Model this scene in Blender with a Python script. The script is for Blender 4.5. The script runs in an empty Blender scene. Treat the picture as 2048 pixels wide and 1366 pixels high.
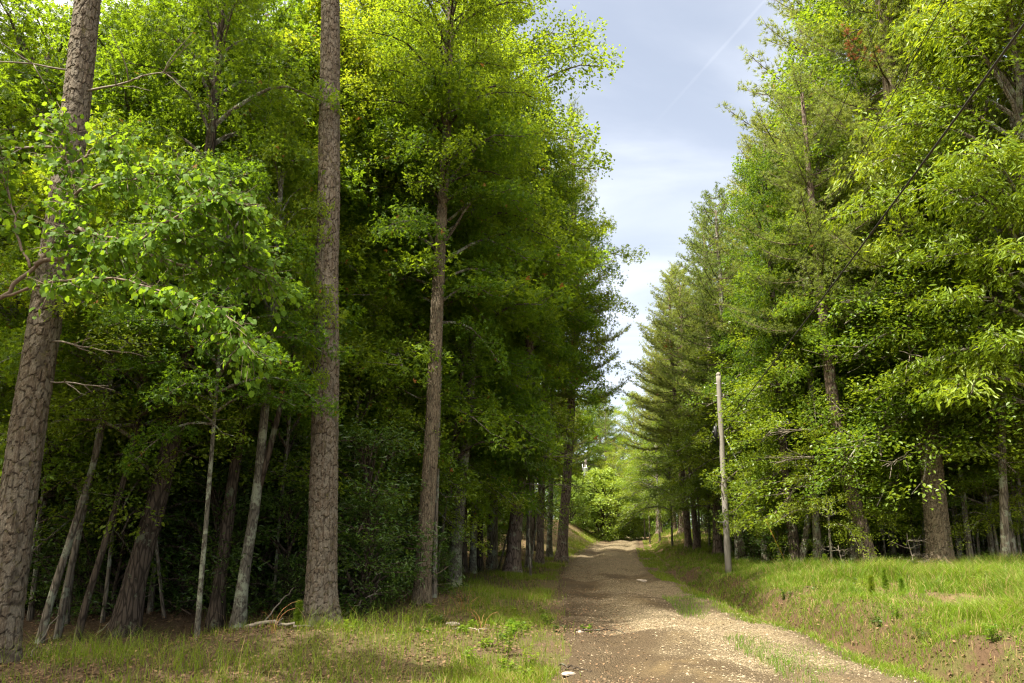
import bpy, math
import numpy as np
from mathutils import Vector, Quaternion, Matrix

sc = bpy.context.scene
COL = sc.collection
R = math.radians
RNG = np.random.default_rng(11)

# ------------------------------------------------------------------ camera numbers
F = 1365.0                       # focal length in photo pixels (24 mm on a 36 mm sensor)
TH = R(10.5)                     # camera pitch
SH = 104.0                       # vertical lens shift in photo pixels
CAMZ = 1.6
CT, ST = math.cos(TH), math.sin(TH)

def ray(u, v):
    cx = (u - 1024.0) / F
    cy = (683.0 - v + SH) / F
    return np.array([cx, CT - cy * ST, cy * CT + ST])

def at(u, v, Y):
    d = ray(u, v)
    k = Y / d[1]
    return np.array([d[0] * k, Y, CAMZ + d[2] * k])

# ------------------------------------------------------------------ noise
def _h(i, j, s):
    n = (i.astype(np.int64) * 374761393 + j.astype(np.int64) * 668265263 + s * 1274126177) & 0x7fffffff
    n = ((n ^ (n >> 13)) * 1274126177) & 0x7fffffff
    n = (n ^ (n >> 16)) & 0xffff
    return n / 65535.0

def vn(x, y, s=0):
    x = np.asarray(x, float); y = np.asarray(y, float)
    xi = np.floor(x); yi = np.floor(y)
    fx = x - xi; fy = y - yi
    fx = fx * fx * (3 - 2 * fx); fy = fy * fy * (3 - 2 * fy)
    a = _h(xi, yi, s); b = _h(xi + 1, yi, s); c = _h(xi, yi + 1, s); d = _h(xi + 1, yi + 1, s)
    return a + (b - a) * fx + (c - a) * fy + (a - b - c + d) * fx * fy

def fbm(x, y, s=0, o=4):
    r = 0; a = .5; f = 1.
    for k in range(o):
        r = r + a * vn(x * f, y * f, s + k * 17); a *= .5; f *= 2.03
    return r / (1 - .5 ** o)

def sst(a, b, x):
    t = np.clip((np.asarray(x, float) - a) / (b - a), 0, 1)
    return t * t * (3 - 2 * t)

# ------------------------------------------------------------------ terrain
_yy = np.arange(-60, 400, .5)
_xx = np.interp(_yy, [-60, -10, 0, 7.2, 11, 14.4, 20.8, 28.5, 37.8, 56, 65, 80, 100, 400],
                [0, 1.5, 1.75, 2.0, 2.25, 2.45, 2.8, 3.85, 5.4, 8.7, 10.7, 15, 23, 160])
_k = np.hanning(13); _k /= _k.sum()
_xs = np.convolve(np.pad(_xx, 6, mode='edge'), _k, 'valid')
def road_x(y): return np.interp(y, _yy, _xs)

def widen(y): return .6 * (1 - sst(6.5, 12, y))

def terrain(x, y):
    x = np.asarray(x, float); y = np.asarray(y, float)
    dx = x - road_x(y)
    z = -.05 * np.maximum(y - 66, 0) * sst(66, 72, y)
    z = np.maximum(z, -4)
    z = z + .10 * np.exp(-((y - 9.6 - .25 * dx) / .8) ** 2) + .08 * np.exp(-((y - 13.8) / 1.0) ** 2) + .09 * np.exp(-((y - 17.5 + .2 * dx) / .8) ** 2)
    # left verge, forest floor and bank
    zl = .10 * sst(1.5, 3.2, -dx) + (fbm(x * .35, y * .35, 3) - .5) * .45 * sst(2.0, 6.0, -dx) + (fbm(x * 1.3, y * 1.3, 4) - .5) * .10 * sst(1.4, 2.5, -dx)
    zl = zl + 1.45 * sst(26, 46, y) * (1 - .5 * sst(62, 80, y)) * sst(1.2, 4.4, -dx) + 1.2 * sst(5, 40, -dx) * sst(20, 60, y)
    # right ditch, bank and terrace (the track widens towards the viewpoint)
    dl = dx; dx = dx - widen(y) * sst(.8, 1.6, dx)
    hb = np.interp(y, [-60, 8, 14, 19, 24, 30, 45, 65, 100], [.42, .40, .38, .20, .20, .42, .85, .6, .3])
    wob = (fbm(y * .5, y * .1, 9) - .5) * 1.1
    bank = .62 * sst(2.3 + wob * .3, 2.85 + wob * .6, dx) + .38 * sst(2.8 + wob, 4.6 + wob, dx)
    ditch = np.exp(-((dx - 2.15 - wob * .3) / .38) ** 2) * (1 - sst(19, 26, y)) * .32
    zr = hb * bank - ditch + (fbm(x * .9, y * .9, 5) - .5) * .22 * sst(1.9, 3., dx) + ((fbm(x * 3, y * 3, 6) - .5) * .28 + (fbm(x * 7, y * 7, 16, 2) - .5) * .09) * sst(1.9, 2.4, dx) * (1 - sst(3.6, 5.0, dx))
    zr = zr + .6 * sst(10, 45, dx)
    return z + np.where(dl < 0, zl, zr) + (fbm(x * .7, y * .7, 8) - .5) * .06

def tz(x, y): return float(terrain(np.array([x]), np.array([y]))[0])

# ------------------------------------------------------------------ mesh helpers
class MB:
    def __init__(s): s.V = []; s.F = []; s.M = []; s.T = []; s.n = 0
    def add(s, V, faces, mat=0, tint=None):
        V = np.asarray(V, float).reshape(-1, 3)
        for f in faces:
            f = np.asarray(f, np.int64)
            if len(f): s.F.append(f + s.n); s.M.append(np.full(len(f), mat, np.int32))
        t = np.full(len(V), .5) if tint is None else np.asarray(tint, float).ravel()
        s.V.append(V); s.T.append(t); s.n += len(V)
    def mesh(s, name, mats, smooth=True, col=None):
        V = np.concatenate(s.V); T = np.concatenate(s.T)
        me = bpy.data.meshes.new(name)
        me.vertices.add(len(V)); me.vertices.foreach_set('co', V.astype(np.float32).ravel())
        sizes = np.concatenate([np.full(len(f), f.shape[1], np.int32) for f in s.F])
        loops = np.concatenate([f.ravel() for f in s.F]).astype(np.int32)
        me.loops.add(len(loops)); me.loops.foreach_set('vertex_index', loops)
        me.polygons.add(len(sizes))
        st = np.zeros(len(sizes), np.int32); st[1:] = np.cumsum(sizes)[:-1]
        me.polygons.foreach_set('loop_start', st); me.polygons.foreach_set('loop_total', sizes)
        me.polygons.foreach_set('material_index', np.concatenate(s.M))
        sm = np.full(len(sizes), bool(smooth)); me.polygons.foreach_set('use_smooth', sm)
        a = me.attributes.new('tint', 'FLOAT', 'POINT'); a.data.foreach_set('value', T.astype(np.float32))
        if col is not None:
            c = me.attributes.new('zone', 'FLOAT_COLOR', 'POINT')
            cc = np.ones((len(V), 4), np.float32); cc[:, :3] = col
            c.data.foreach_set('color', cc.ravel())
        for m in mats: me.materials.append(m)
        me.update(calc_edges=True); me.validate()
        return me

def link(name, me, parent=None):
    o = bpy.data.objects.new(name, me); COL.objects.link(o)
    if parent is not None: o.parent = parent
    return o

def tag(o, label=None, cat=None, group=None, kind=None):
    if label: o['label'] = label
    if cat: o['category'] = cat
    if group: o['group'] = group
    if kind: o['kind'] = kind
    return o

def empty(name, loc):
    o = bpy.data.objects.new(name, None); COL.objects.link(o); o.location = loc
    o.empty_display_size = .2
    return o

def norm(a):
    return a / np.maximum(np.linalg.norm(a, axis=-1, keepdims=True), 1e-9)

def tube(P, rad, n=8, cap=True):
    P = np.asarray(P, float); m = len(P)
    rad = np.broadcast_to(np.asarray(rad, float), (m,))
    T = norm(np.gradient(P, axis=0))
    ref = np.array([0, 1., 0]) if abs(T[:, 1]).mean() < .8 else np.array([0, 0, 1.])
    A = norm(np.cross(T, ref)); B = np.cross(T, A)
    an = np.linspace(0, 2 * np.pi, n, endpoint=False)
    V = P[:, None] + rad[:, None, None] * (np.cos(an)[None, :, None] * A[:, None] + np.sin(an)[None, :, None] * B[:, None])
    V = V.reshape(-1, 3)
    i = np.arange(m - 1)[:, None] * n; j = np.arange(n)[None]; j2 = (j + 1) % n
    Q = np.stack([i + j, i + j2, i + n + j2, i + n + j], -1).reshape(-1, 4)
    fs = [Q]
    if cap:
        V = np.concatenate([V, P[:1], P[-1:]])
        a = np.arange(n); b = (a + 1) % n
        fs.append(np.stack([b, a, np.full(n, m * n)], -1)); fs.append(np.stack([(m - 1) * n + a, (m - 1) * n + b, np.full(n, m * n + 1)], -1))
    return V, fs

def prisms(p0, p1, r0, r1):
    """many thin three-sided twigs at once"""
    p0 = np.asarray(p0); p1 = np.asarray(p1); k = len(p0)
    d = norm(p1 - p0)
    ref = np.where(np.abs(d[:, 2:3]) < .8, np.array([[0, 0, 1.]]), np.array([[1., 0, 0]]))
    a = norm(np.cross(d, ref)); b = np.cross(d, a)
    an = np.array([0, 2.094, 4.189])
    ring = np.cos(an)[None, :, None] * a[:, None] + np.sin(an)[None, :, None] * b[:, None]
    r0 = np.broadcast_to(np.asarray(r0, float), (k,)); r1 = np.broadcast_to(np.asarray(r1, float), (k,))
    V = np.concatenate([p0[:, None] + ring * r0[:, None, None], p1[:, None] + ring * r1[:, None, None]], 1).reshape(-1, 3)
    base = np.arange(k)[:, None] * 6
    q = np.array([[0, 1, 4, 3], [1, 2, 5, 4], [2, 0, 3, 5]])
    return V, [(base[:, :, None] + q[None]).reshape(-1, 4)]

def _rot2(t, a):
    t = np.array(t, float); c, s = math.cos(a), math.sin(a)
    return np.stack([t[:, 0] * c + t[:, 1] * s, -t[:, 0] * s + t[:, 1] * c, t[:, 2]], -1)
_lobe = np.array([[0, 0, 0], [.20, .5, .05], [0, 1, -.06], [-.20, .5, .05]])
LEAF = {
    'hex': (np.array([[0, 0, 0], [.27, .28, .07], [.24, .66, .06], [0, 1, -.06], [-.24, .66, .06], [-.27, .28, .07]]), [np.array([[0, 1, 2, 3], [0, 3, 4, 5]])]),
    'narrow': (np.array([[0, 0, 0], [.14, .35, .04], [.15, .68, .02], [0, 1, -.12], [-.15, .68, .02], [-.14, .35, .04]]), [np.array([[0, 1, 2, 3], [0, 3, 4, 5]])]),
    'diamond': (np.array([[0, 0, 0], [.3, .5, .07], [0, 1, -.04], [-.3, .5, .07]]), [np.array([[0, 1, 2], [0, 2, 3]])]),
    'heart': (np.array([[0, .06, .0], [.22, -.04, -.02], [.46, .28, .03], [.36, .66, .02], [0, 1.0, -.12], [-.36, .66, .02], [-.46, .28, .03], [-.22, -.04, -.02], [0, .55, -.03]]),
              [np.array([[0, 1, 2, 3], [0, 3, 4, 8], [0, 8, 4, 5], [0, 5, 6, 7]])]),
    'maple': (np.concatenate([_lobe, _rot2(_lobe * .82, .95), _rot2(_lobe * .82, -.95)]), [np.array([[0, 1, 2, 3], [4, 5, 6, 7], [8, 9, 10, 11]])]),
}
def leaves(mb, pos, tip, nrm, size, shape, mat, rng, tint=None):
    T, fs = LEAF[shape]
    n = len(pos); k = len(T)
    tip = norm(tip); side = norm(np.cross(tip, nrm)); nr = np.cross(side, tip)
    size = np.broadcast_to(np.asarray(size, float), (n,))
    V = pos[:, None] + size[:, None, None] * (T[None, :, 0:1] * side[:, None] + T[None, :, 1:2] * tip[:, None] + T[None, :, 2:3] * nr[:, None])
    base = np.arange(n)[:, None, None] * k
    faces = [(base + f[None]).reshape(-1, f.shape[1]) for f in fs]
    if tint is None: tint = rng.random(n)
    mb.add(V.reshape(-1, 3), faces, mat, np.repeat(tint, k))

# ------------------------------------------------------------------ materials
def newmat(name):
    m = bpy.data.materials.new(name); m.use_nodes = True
    nt = m.node_tree; nt.nodes.clear()
    out = nt.nodes.new('ShaderNodeOutputMaterial')
    return m, nt, out

class N:
    def __init__(s, nt): s.nt = nt
    def __call__(s, typ, ins=None, **kw):
        n = s.nt.nodes.new('ShaderNode' + typ)
        for k, v in kw.items(): setattr(n, k, v)
        for k, v in (ins or {}).items():
            if hasattr(v, 'is_linked') or isinstance(v, bpy.types.NodeSocket): s.nt.links.new(v, n.inputs[k])
            else: n.inputs[k].default_value = v
        return n
    def mix(s, f, a, b, mode='MIX'):
        n = s.nt.nodes.new('ShaderNodeMix'); n.data_type = 'RGBA'; n.blend_type = mode
        for k, v in ((0, f), (6, a), (7, b)):
            if isinstance(v, bpy.types.NodeSocket): s.nt.links.new(v, n.inputs[k])
            else: n.inputs[k].default_value = v if k == 0 else (tuple(v) + (1,))[:4]
        return n.outputs[2]
    def math(s, op, a, b=0., c=None):
        n = s.nt.nodes.new('ShaderNodeMath'); n.operation = op
        for k, v in ((0, a), (1, b)) + (((2, c),) if c is not None else ()):
            if isinstance(v, bpy.types.NodeSocket): s.nt.links.new(v, n.inputs[k])
            else: n.inputs[k].default_value = v
        return n.outputs[0]
    def step(s, v, a, b):
        n = s.nt.nodes.new('ShaderNodeMapRange'); n.interpolation_type = 'SMOOTHSTEP'
        s.nt.links.new(v, n.inputs[0]); n.inputs[1].default_value = a; n.inputs[2].default_value = b
        return n.outputs[0]

def leaf_mat(name, c1, c2, tr, fac=.42, rough=.42, spec=.45, var=.25, odd=None):
    m, nt, out = newmat(name); n = N(nt)
    at_ = n('Attribute', attribute_name='tint'); oi = n('ObjectInfo')
    base = n.mix(at_.outputs['Fac'], c1, c2)
    trc = n.mix(at_.outputs['Fac'], tuple(x * .75 for x in tr), tuple(x * 1.15 for x in tr))
    if odd:
        g = n.step(at_.outputs['Fac'], 1.02, 1.05)
        base = n.mix(g, base, odd); trc = n.mix(g, trc, odd)
    val = n.math('MULTIPLY_ADD', oi.outputs['Random'], var * 2, 1 - var)
    hue = n.math('MULTIPLY_ADD', oi.outputs['Random'], -.035, .517)
    hs = n('HueSaturation', {'Hue': hue, 'Value': val, 'Color': base})
    hs2 = n('HueSaturation', {'Hue': hue, 'Value': val, 'Color': trc})
    p = n('BsdfPrincipled', {'Base Color': hs.outputs[0], 'Roughness': rough, 'Specular IOR Level': spec})
    t = n('BsdfTranslucent', {'Color': hs2.outputs[0]})
    mx = n('MixShader', {0: fac, 1: p.outputs[0], 2: t.outputs[0]})
    nt.links.new(mx.outputs[0], out.inputs[0])
    return m

def bark_mat(name, c1, c2, lichen=None, lf=.3, scale=1.0, bump=.6):
    m, nt, out = newmat(name); n = N(nt)
    tc = n('TexCoord')
    mp = n('Mapping', {'Vector': tc.outputs['Object'], 'Scale': (9 * scale, 9 * scale, 1.6 * scale)})
    no = n('TexNoise', {'Vector': mp.outputs[0], 'Scale': 3., 'Detail': 5., 'Roughness': .65})
    vo = n('TexVoronoi', {'Vector': mp.outputs[0], 'Scale': 2.2}, feature='DISTANCE_TO_EDGE')
    cr = n.step(vo.outputs[0], 0., .18)
    base = n.mix(no.outputs[0], c1, c2)
    base = n.mix(cr, tuple(x * .55 for x in c1), base)
    if lichen:
        n2 = n('TexNoise', {'Vector': tc.outputs['Object'], 'Scale': 4.5, 'Detail': 4., 'Roughness': .7})
        base = n.mix(n.step(n2.outputs[0], .62 - lf * .4, .70 - lf * .3), base, lichen)
    bp = n('Bump', {'Strength': bump, 'Distance': .03, 'Height': n.math('ADD', n.math('MULTIPLY', cr, .6), no.outputs[0])})
    p = n('BsdfPrincipled', {'Base Color': base, 'Roughness': .9, 'Specular IOR Level': .15, 'Normal': bp.outputs[0]})
    nt.links.new(p.outputs[0], out.inputs[0])
    return m

def plate_mat(name, grey, brown, crackc, lichen):
    m, nt, out = newmat(name); n = N(nt)
    a = n('Attribute', attribute_name='zone'); sp = n('SeparateColor', {0: a.outputs['Color']})
    tc = n('TexCoord')
    no = n('TexNoise', {'Vector': tc.outputs['Object'], 'Scale': 14., 'Detail': 6., 'Roughness': .7})
    mp = n('Mapping', {'Vector': tc.outputs['Object'], 'Scale': (1., 1., .28)})
    n3 = n('TexNoise', {'Vector': mp.outputs[0], 'Scale': 75., 'Detail': 6., 'Roughness': .75})
    n4 = n('TexNoise', {'Vector': mp.outputs[0], 'Scale': 28., 'Detail': 5., 'Roughness': .7})
    base = n.mix(n.step(sp.outputs[0], .25, .75), grey, brown)
    base = n.mix(n.math('MULTIPLY', n.step(n4.outputs[0], .46, .36), .55), base, crackc)
    base = n.mix(n.math('MULTIPLY', no.outputs[0], .7), base, tuple(x * .6 for x in grey))
    base = n.mix(n.step(n3.outputs[0], .45, .75), base, tuple(min(1, x * 1.5) for x in grey))
    lc = n.math('MULTIPLY', n.step(no.outputs[0], .52, .62), n.math('SUBTRACT', 1., sp.outputs[1]))
    base = n.mix(n.math('SUBTRACT', 1., sp.outputs[1]), base, crackc)
    base = n.mix(n.math('MULTIPLY', lc, .7), base, lichen)
    bp = n('Bump', {'Strength': .9, 'Distance': .02, 'Height': n.math('ADD', n3.outputs[0], n.math('MULTIPLY', n4.outputs[0], .5))})
    p = n('BsdfPrincipled', {'Base Color': base, 'Roughness': .88, 'Specular IOR Level': .2, 'Normal': bp.outputs[0]})
    nt.links.new(p.outputs[0], out.inputs[0])
    return m

def plain_mat(name, c, rough=.6, c2=None, scale=30., metal=0.):
    m, nt, out = newmat(name); n = N(nt)
    tc = n('TexCoord')
    no = n('TexNoise', {'Vector': tc.outputs['Object'], 'Scale': scale, 'Detail': 5., 'Roughness': .65})
    base = n.mix(n.step(no.outputs[0], .3, .7), c, c2 or tuple(x * .7 for x in c))
    p = n('BsdfPrincipled', {'Base Color': base, 'Roughness': rough, 'Metallic': metal})
    nt.links.new(p.outputs[0], out.inputs[0])
    return m

M = {}
M['maple'] = leaf_mat('maple_leaf', (.052, .108, .006), (.092, .158, .009), (.27, .39, .014), fac=.52, spec=.2, rough=.5, odd=(.30, .13, .03))
M['broad'] = leaf_mat('broad_leaf', (.048, .100, .006), (.088, .145, .009), (.27, .37, .014), fac=.5, spec=.22, rough=.48)
M['hickory'] = leaf_mat('hickory_leaf', (.135, .195, .010), (.20, .27, .014), (.40, .47, .016), rough=.42, spec=.28, fac=.45)
M['dogwood'] = leaf_mat('dogwood_leaf', (.078, .135, .010), (.115, .175, .013), (.30, .40, .018), rough=.38, spec=.36)
M['redbud'] = leaf_mat('redbud_leaf', (.07, .130, .012), (.105, .17, .014), (.30, .41, .016), fac=.46, rough=.55, spec=.12, var=0)
M['laurel'] = leaf_mat('laurel_leaf', (.034, .078, .010), (.062, .120, .014), (.14, .21, .015), fac=.35, rough=.36, spec=.4)
M['rhodo'] = leaf_mat('rhododendron_leaf', (.10, .185, .018), (.18, .265, .028), (.30, .40, .03), fac=.35, rough=.4)
M['needle'] = leaf_mat('pine_needle', (.092, .130, .025), (.145, .190, .036), (.28, .34, .045), fac=.46, rough=.45, spec=.3, var=.18, odd=(.30, .12, .04))
M['grass'] = leaf_mat('grass_blade', (.070, .145, .009), (.155, .225, .015), (.25, .35, .018), fac=.42, rough=.5, spec=.25, var=0, odd=(.34, .245, .11))
M['straw'] = leaf_mat('dry_grass', (.26, .12, .045), (.40, .22, .09), (.35, .2, .08), fac=.3, rough=.6, spec=.2, var=0)
M['litter'] = leaf_mat('fallen_leaf', (.06, .036, .022), (.20, .125, .07), (.12, .06, .03), fac=.12, rough=.7, spec=.2, var=0)
M['bark_grey'] = bark_mat('grey_bark', (.11, .092, .070), (.20, .175, .14), (.22, .24, .18), .3)
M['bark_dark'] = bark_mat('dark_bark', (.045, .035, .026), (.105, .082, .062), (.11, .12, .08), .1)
M['bark_pale'] = bark_mat('pale_lichen_bark', (.085, .075, .058), (.17, .16, .125), (.23, .25, .18), .36, 2.2, .4)
M['bark_pine'] = bark_mat('pine_bark', (.10, .075, .06), (.24, .18, .145), (.22, .22, .16), .15)
M['twig_pale'] = plain_mat('dead_twig', (.22, .19, .15), .85, (.12, .10, .075), 20)
M['twig'] = plain_mat('brown_twig', (.10, .07, .05), .85, (.16, .12, .085), 20)
M['plates'] = plate_mat('plated_pine_bark', (.175, .152, .118), (.105, .074, .048), (.028, .021, .015), (.15, .135, .05))
M['ridges'] = plate_mat('ridged_oak_bark', (.165, .135, .092), (.12, .09, .060), (.038, .029, .020), (.18, .19, .12))

# ground
def ground_mat():
    m, nt, out = newmat('forest_floor'); n = N(nt)
    a = n('Attribute', attribute_name='zone'); sp = n('SeparateColor', {0: a.outputs['Color']})
    tc = n('TexCoord'); ob = tc.outputs['Object']
    n1 = n('TexNoise', {'Vector': ob, 'Scale': 2.3, 'Detail': 8., 'Roughness': .7})
    n2 = n('TexNoise', {'Vector': ob, 'Scale': 26., 'Detail': 6., 'Roughness': .75})
    v = n('TexVoronoi', {'Vector': ob, 'Scale': 22., 'Randomness': 1.})
    lit = n.mix(n2.outputs[0], (.034, .024, .015), (.115, .080, .050))
    lit = n.mix(n.math('MULTIPLY', v.outputs['Color'], .4), lit, (.15, .098, .058))
    straw = n.mix(n2.outputs[0], (.10, .062, .034), (.27, .18, .10))
    clay = n.mix(n2.outputs[0], (.035, .022, .014), (.11, .068, .038))
    moss = n.mix(n2.outputs[0], (.045, .042, .016), (.11, .105, .034))
    base = n.mix(sp.outputs[0], lit, straw)
    base = n.mix(sp.outputs[1], base, clay)
    g = n.math('MULTIPLY', sp.outputs[2], n.step(n1.outputs[0], .42, .58))
    base = n.mix(g, base, moss)
    bp = n('Bump', {'Strength': .8, 'Distance': .04, 'Height': n.math('ADD', n2.outputs[0], n.math('MULTIPLY', v.outputs[0], .5))})
    p = n('BsdfPrincipled', {'Base Color': base, 'Roughness': .95, 'Specular IOR Level': .12, 'Normal': bp.outputs[0]})
    nt.links.new(p.outputs[0], out.inputs[0])
    return m
def road_mat():
    m, nt, out = newmat('gravel_dirt'); n = N(nt)
    a = n('Attribute', attribute_name='zone'); sp = n('SeparateColor', {0: a.outputs['Color']})
    tc = n('TexCoord'); ob = tc.outputs['Object']
    n1 = n('TexNoise', {'Vector': ob, 'Scale': 1.1, 'Detail': 8., 'Roughness': .7})
    n2 = n('TexNoise', {'Vector': ob, 'Scale': 34., 'Detail': 6., 'Roughness': .75})
    v = n('TexVoronoi', {'Vector': ob, 'Scale': 42., 'Randomness': 1.})
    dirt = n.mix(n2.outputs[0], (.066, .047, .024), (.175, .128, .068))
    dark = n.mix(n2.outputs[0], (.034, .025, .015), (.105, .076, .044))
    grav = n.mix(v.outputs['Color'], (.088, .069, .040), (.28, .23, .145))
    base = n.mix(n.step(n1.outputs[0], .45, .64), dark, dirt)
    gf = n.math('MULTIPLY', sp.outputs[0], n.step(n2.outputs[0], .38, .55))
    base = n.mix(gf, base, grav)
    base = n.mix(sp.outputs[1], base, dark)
    hgt = n.math('ADD', n.math('MULTIPLY', v.outputs[0], -1.), n2.outputs[0])
    bp = n('Bump', {'Strength': .9, 'Distance': .03, 'Height': hgt})
    p = n('BsdfPrincipled', {'Base Color': base, 'Roughness': .93, 'Specular IOR Level': .15, 'Normal': bp.outputs[0]})
    nt.links.new(p.outputs[0], out.inputs[0])
    return m
M['ground'] = ground_mat(); M['road'] = road_mat()

# ------------------------------------------------------------------ ground and road
def grow(a, b, step, far, k=1.16):
    core = np.arange(a, b, step); L = []; d = step; x = a
    while x > -far: d *= k; x -= d; L.append(x)
    Rr = []; d = step; x = core[-1]
    while x < far * 1.3: d *= k; x += d; Rr.append(x)
    return np.concatenate([L[::-1], core, Rr])
xs = grow(-9, 13, .11, 260); ys = grow(5, 32, .12, 60, 1.1)
X, Y = np.meshgrid(xs, ys)
Zt = terrain(X, Y); DX = X - road_x(Y)
Zm = Zt - .09 * (1 - sst(1.0, 1.55, np.abs(DX) - (DX > 0) * widen(Y)))
mb = MB()
ny, nx = X.shape
idx = np.arange(ny * nx).reshape(ny, nx)
mb.add(np.stack([X, Y, Zm], -1), [np.stack([idx[:-1, :-1], idx[:-1, 1:], idx[1:, 1:], idx[1:, :-1]], -1).reshape(-1, 4)])
straw = np.clip(sst(3.6, 5.2, DX) * (1 - sst(14, 22, DX)) + sst(24, 30, Y) * sst(1.5, 3, np.abs(DX)) * (1 - sst(6, 12, np.abs(DX))) * np.where(DX < 0, .35, 1), 0, 1)
clay = np.clip(np.exp(-((DX - widen(Y) - 2.5) / .6) ** 2) * (1 - sst(18, 24, Y)), 0, 1)
mossz = np.clip(sst(-5.5, -2.5, DX) * (1 - sst(-1.2, -.6, DX)) + sst(2.4, 3.2, DX) * (1 - sst(9, 12, DX)) * 1., 0, 1)
cols = np.stack([straw, clay, mossz], -1).reshape(-1, 3)
tag(link('ground', mb.mesh('ground', [M['ground']], True, cols)), kind='structure', label='leaf-strewn forest floor and grassy verges either side of the dirt track')

dxs = np.linspace(-2.1, 2.9, 75); ry = np.concatenate([np.arange(-6, 5, .5), np.arange(5, 26, .07), np.arange(26, 60, .2), np.arange(60, 110, .8)])
DXr, Yr = np.meshgrid(dxs, ry); Xr = DXr + road_x(Yr)
edge = (fbm(Xr * 1.1, Yr * .9, 21) - .5) * .9
rut = -.07 * (np.exp(-((DXr + .75) / .28) ** 2) + np.exp(-((DXr - .78) / .28) ** 2)) + .02 * np.exp(-(DXr / .4) ** 2)
Zr = terrain(Xr, Yr) + .022 + rut + (fbm(Xr * 1.6, Yr * 1.6, 22) - .5) * .10 + (fbm(Xr * 7, Yr * 7, 23, 3) - .5) * .035
Zr -= sst(1.30 + edge * .5, 1.85 + edge * .5, np.abs(DXr) - (DXr > 0) * (.2 * (1 - sst(8, 13, Yr)) + widen(Yr))) * .16
mb = MB(); ny, nx = Xr.shape; idx = np.arange(ny * nx).reshape(ny, nx)
mb.add(np.stack([Xr, Yr, Zr], -1), [np.stack([idx[:-1, :-1], idx[:-1, 1:], idx[1:, 1:], idx[1:, :-1]], -1).reshape(-1, 4)])
grav = np.clip(sst(.38, .56, fbm(Xr * .6 + 3, Yr * .45, 24)) * 1.0 + .25 * sst(0, 1.0, DXr), 0, 1)
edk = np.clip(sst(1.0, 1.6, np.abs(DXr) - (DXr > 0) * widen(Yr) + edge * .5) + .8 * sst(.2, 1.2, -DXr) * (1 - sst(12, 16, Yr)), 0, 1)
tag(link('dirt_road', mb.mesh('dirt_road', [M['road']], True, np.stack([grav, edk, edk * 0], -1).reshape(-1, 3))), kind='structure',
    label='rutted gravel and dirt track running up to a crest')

# ------------------------------------------------------------------ crowns
def profile(f, kind):
    if kind == 'round': return np.sin(np.pi * (f * .86 + .12)) ** .6
    if kind == 'column': return (.75 + .35 * np.sin(np.pi * f)) * (1 - .75 * f ** 4)
    if kind == 'flat': return 1.0 - .55 * f ** 1.5
    return (1 - f) ** .75 * .95 + .06

def deciduous(name, seed, h, Rc, nl, per, leaf, shape, lm, wood, prof='column', el=(0, 55), droop=.3, tilt=.55, sub=.42, twig_r=.007, inner=.2, vj=.07):
    """a leafy crown about a vertical axis, from z=0 up to h: limbs, branchlets and every leaf"""
    rng = np.random.default_rng(seed); mb = MB()
    P0 = []; D = []; L = []
    for i in range(nl):
        f = (i + rng.random()) / nl
        z = h * .93 * f; r = Rc * profile(f, prof) * rng.uniform(.72, 1.12)
        az = i * 2.39996 + rng.normal(0, .35); e = R(el[0] + (el[1] - el[0]) * f + rng.normal(0, 9))
        d = np.array([math.cos(az) * math.cos(e), math.sin(az) * math.cos(e), math.sin(e)])
        m = 7; t = np.linspace(0, 1, m)
        pts = np.array([0, 0, z]) + d * (t * r)[:, None]
        pts[:, 2] += .18 * r * np.sin(t * np.pi) - .10 * r * t ** 2
        pts[1:] += np.cumsum(rng.normal(0, .035 * r / 3, (m - 1, 3)), 0)
        rr = .010 + .016 * r * (1 - t) ** 1.2
        V, fs = tube(pts, rr, 5, False); mb.add(V, fs, 0)
        nb = max(4, int(r / .24))
        for k in range(nb):
            tt = inner + (1 - inner) * (k + rng.random()) / nb
            q = tt * (m - 1); a = int(min(q, m - 2)); p = pts[a] + (pts[a + 1] - pts[a]) * (q - a)
            sd = 1 if k % 2 else -1
            ang = az + sd * R(rng.uniform(25, 75)) * (1.0 if tt < .92 else .3)
            eb = e * .35 + R(rng.normal(4, 14))
            P0.append(p); D.append((math.cos(ang) * math.cos(eb), math.sin(ang) * math.cos(eb), math.sin(eb)))
            L.append(rng.uniform(.45, 1.0) * (.35 + .26 * r * (1.15 - .6 * tt)))
    P0 = np.array(P0); D = np.array(D); L = np.array(L); nb = len(L)
    tipp = P0 + D * L[:, None]; tipp[:, 2] -= .12 * L
    V, fs = prisms(P0, tipp, twig_r * 1.3, twig_r * .4); mb.add(V, fs, 0)
    S = norm(np.cross(D, np.array([0, 0, 1.])))
    n = nb * per
    b = np.repeat(np.arange(nb), per)
    ns = 6
    q = rng.integers(0, ns, n); t = (q + .6) / ns + rng.normal(0, .02, n)
    sg = np.where((q + b) % 2 == 0, 1., -1.)
    u = rng.random(n) ** .75
    wid = sub * (.55 + .9 * L[b]) * (1.1 - .55 * t)
    pos = P0[b] + D[b] * (L[b] * t)[:, None] + (S[b] * (sg * u * wid)[:, None]) + D[b] * (.55 * u * wid)[:, None]
    pos += rng.normal(0, .035, (n, 3)) + np.array([0, 0, 1.]) * rng.normal(0, vj, (n, 1)); pos[:, 2] -= .12 * L[b] * t + droop * .35 * u ** 2 * wid
    tip = D[b] * .5 + S[b] * (sg * .7)[:, None] + rng.normal(0, .45, (n, 3)); tip[:, 2] -= droop
    nr = np.tile([0, 0, 1.], (n, 1)) + rng.normal(0, tilt, (n, 3))
    tint = rng.random(n)
    if shape == 'maple': tint = np.where(rng.random(n) < .006, 1.1, tint)
    leaves(mb, pos, tip, nr, leaf * rng.uniform(.65, 1.2, n), shape, 1, rng, tint)
    me = mb.mesh(name, [M[wood], M[lm]], False)
    return me

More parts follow.
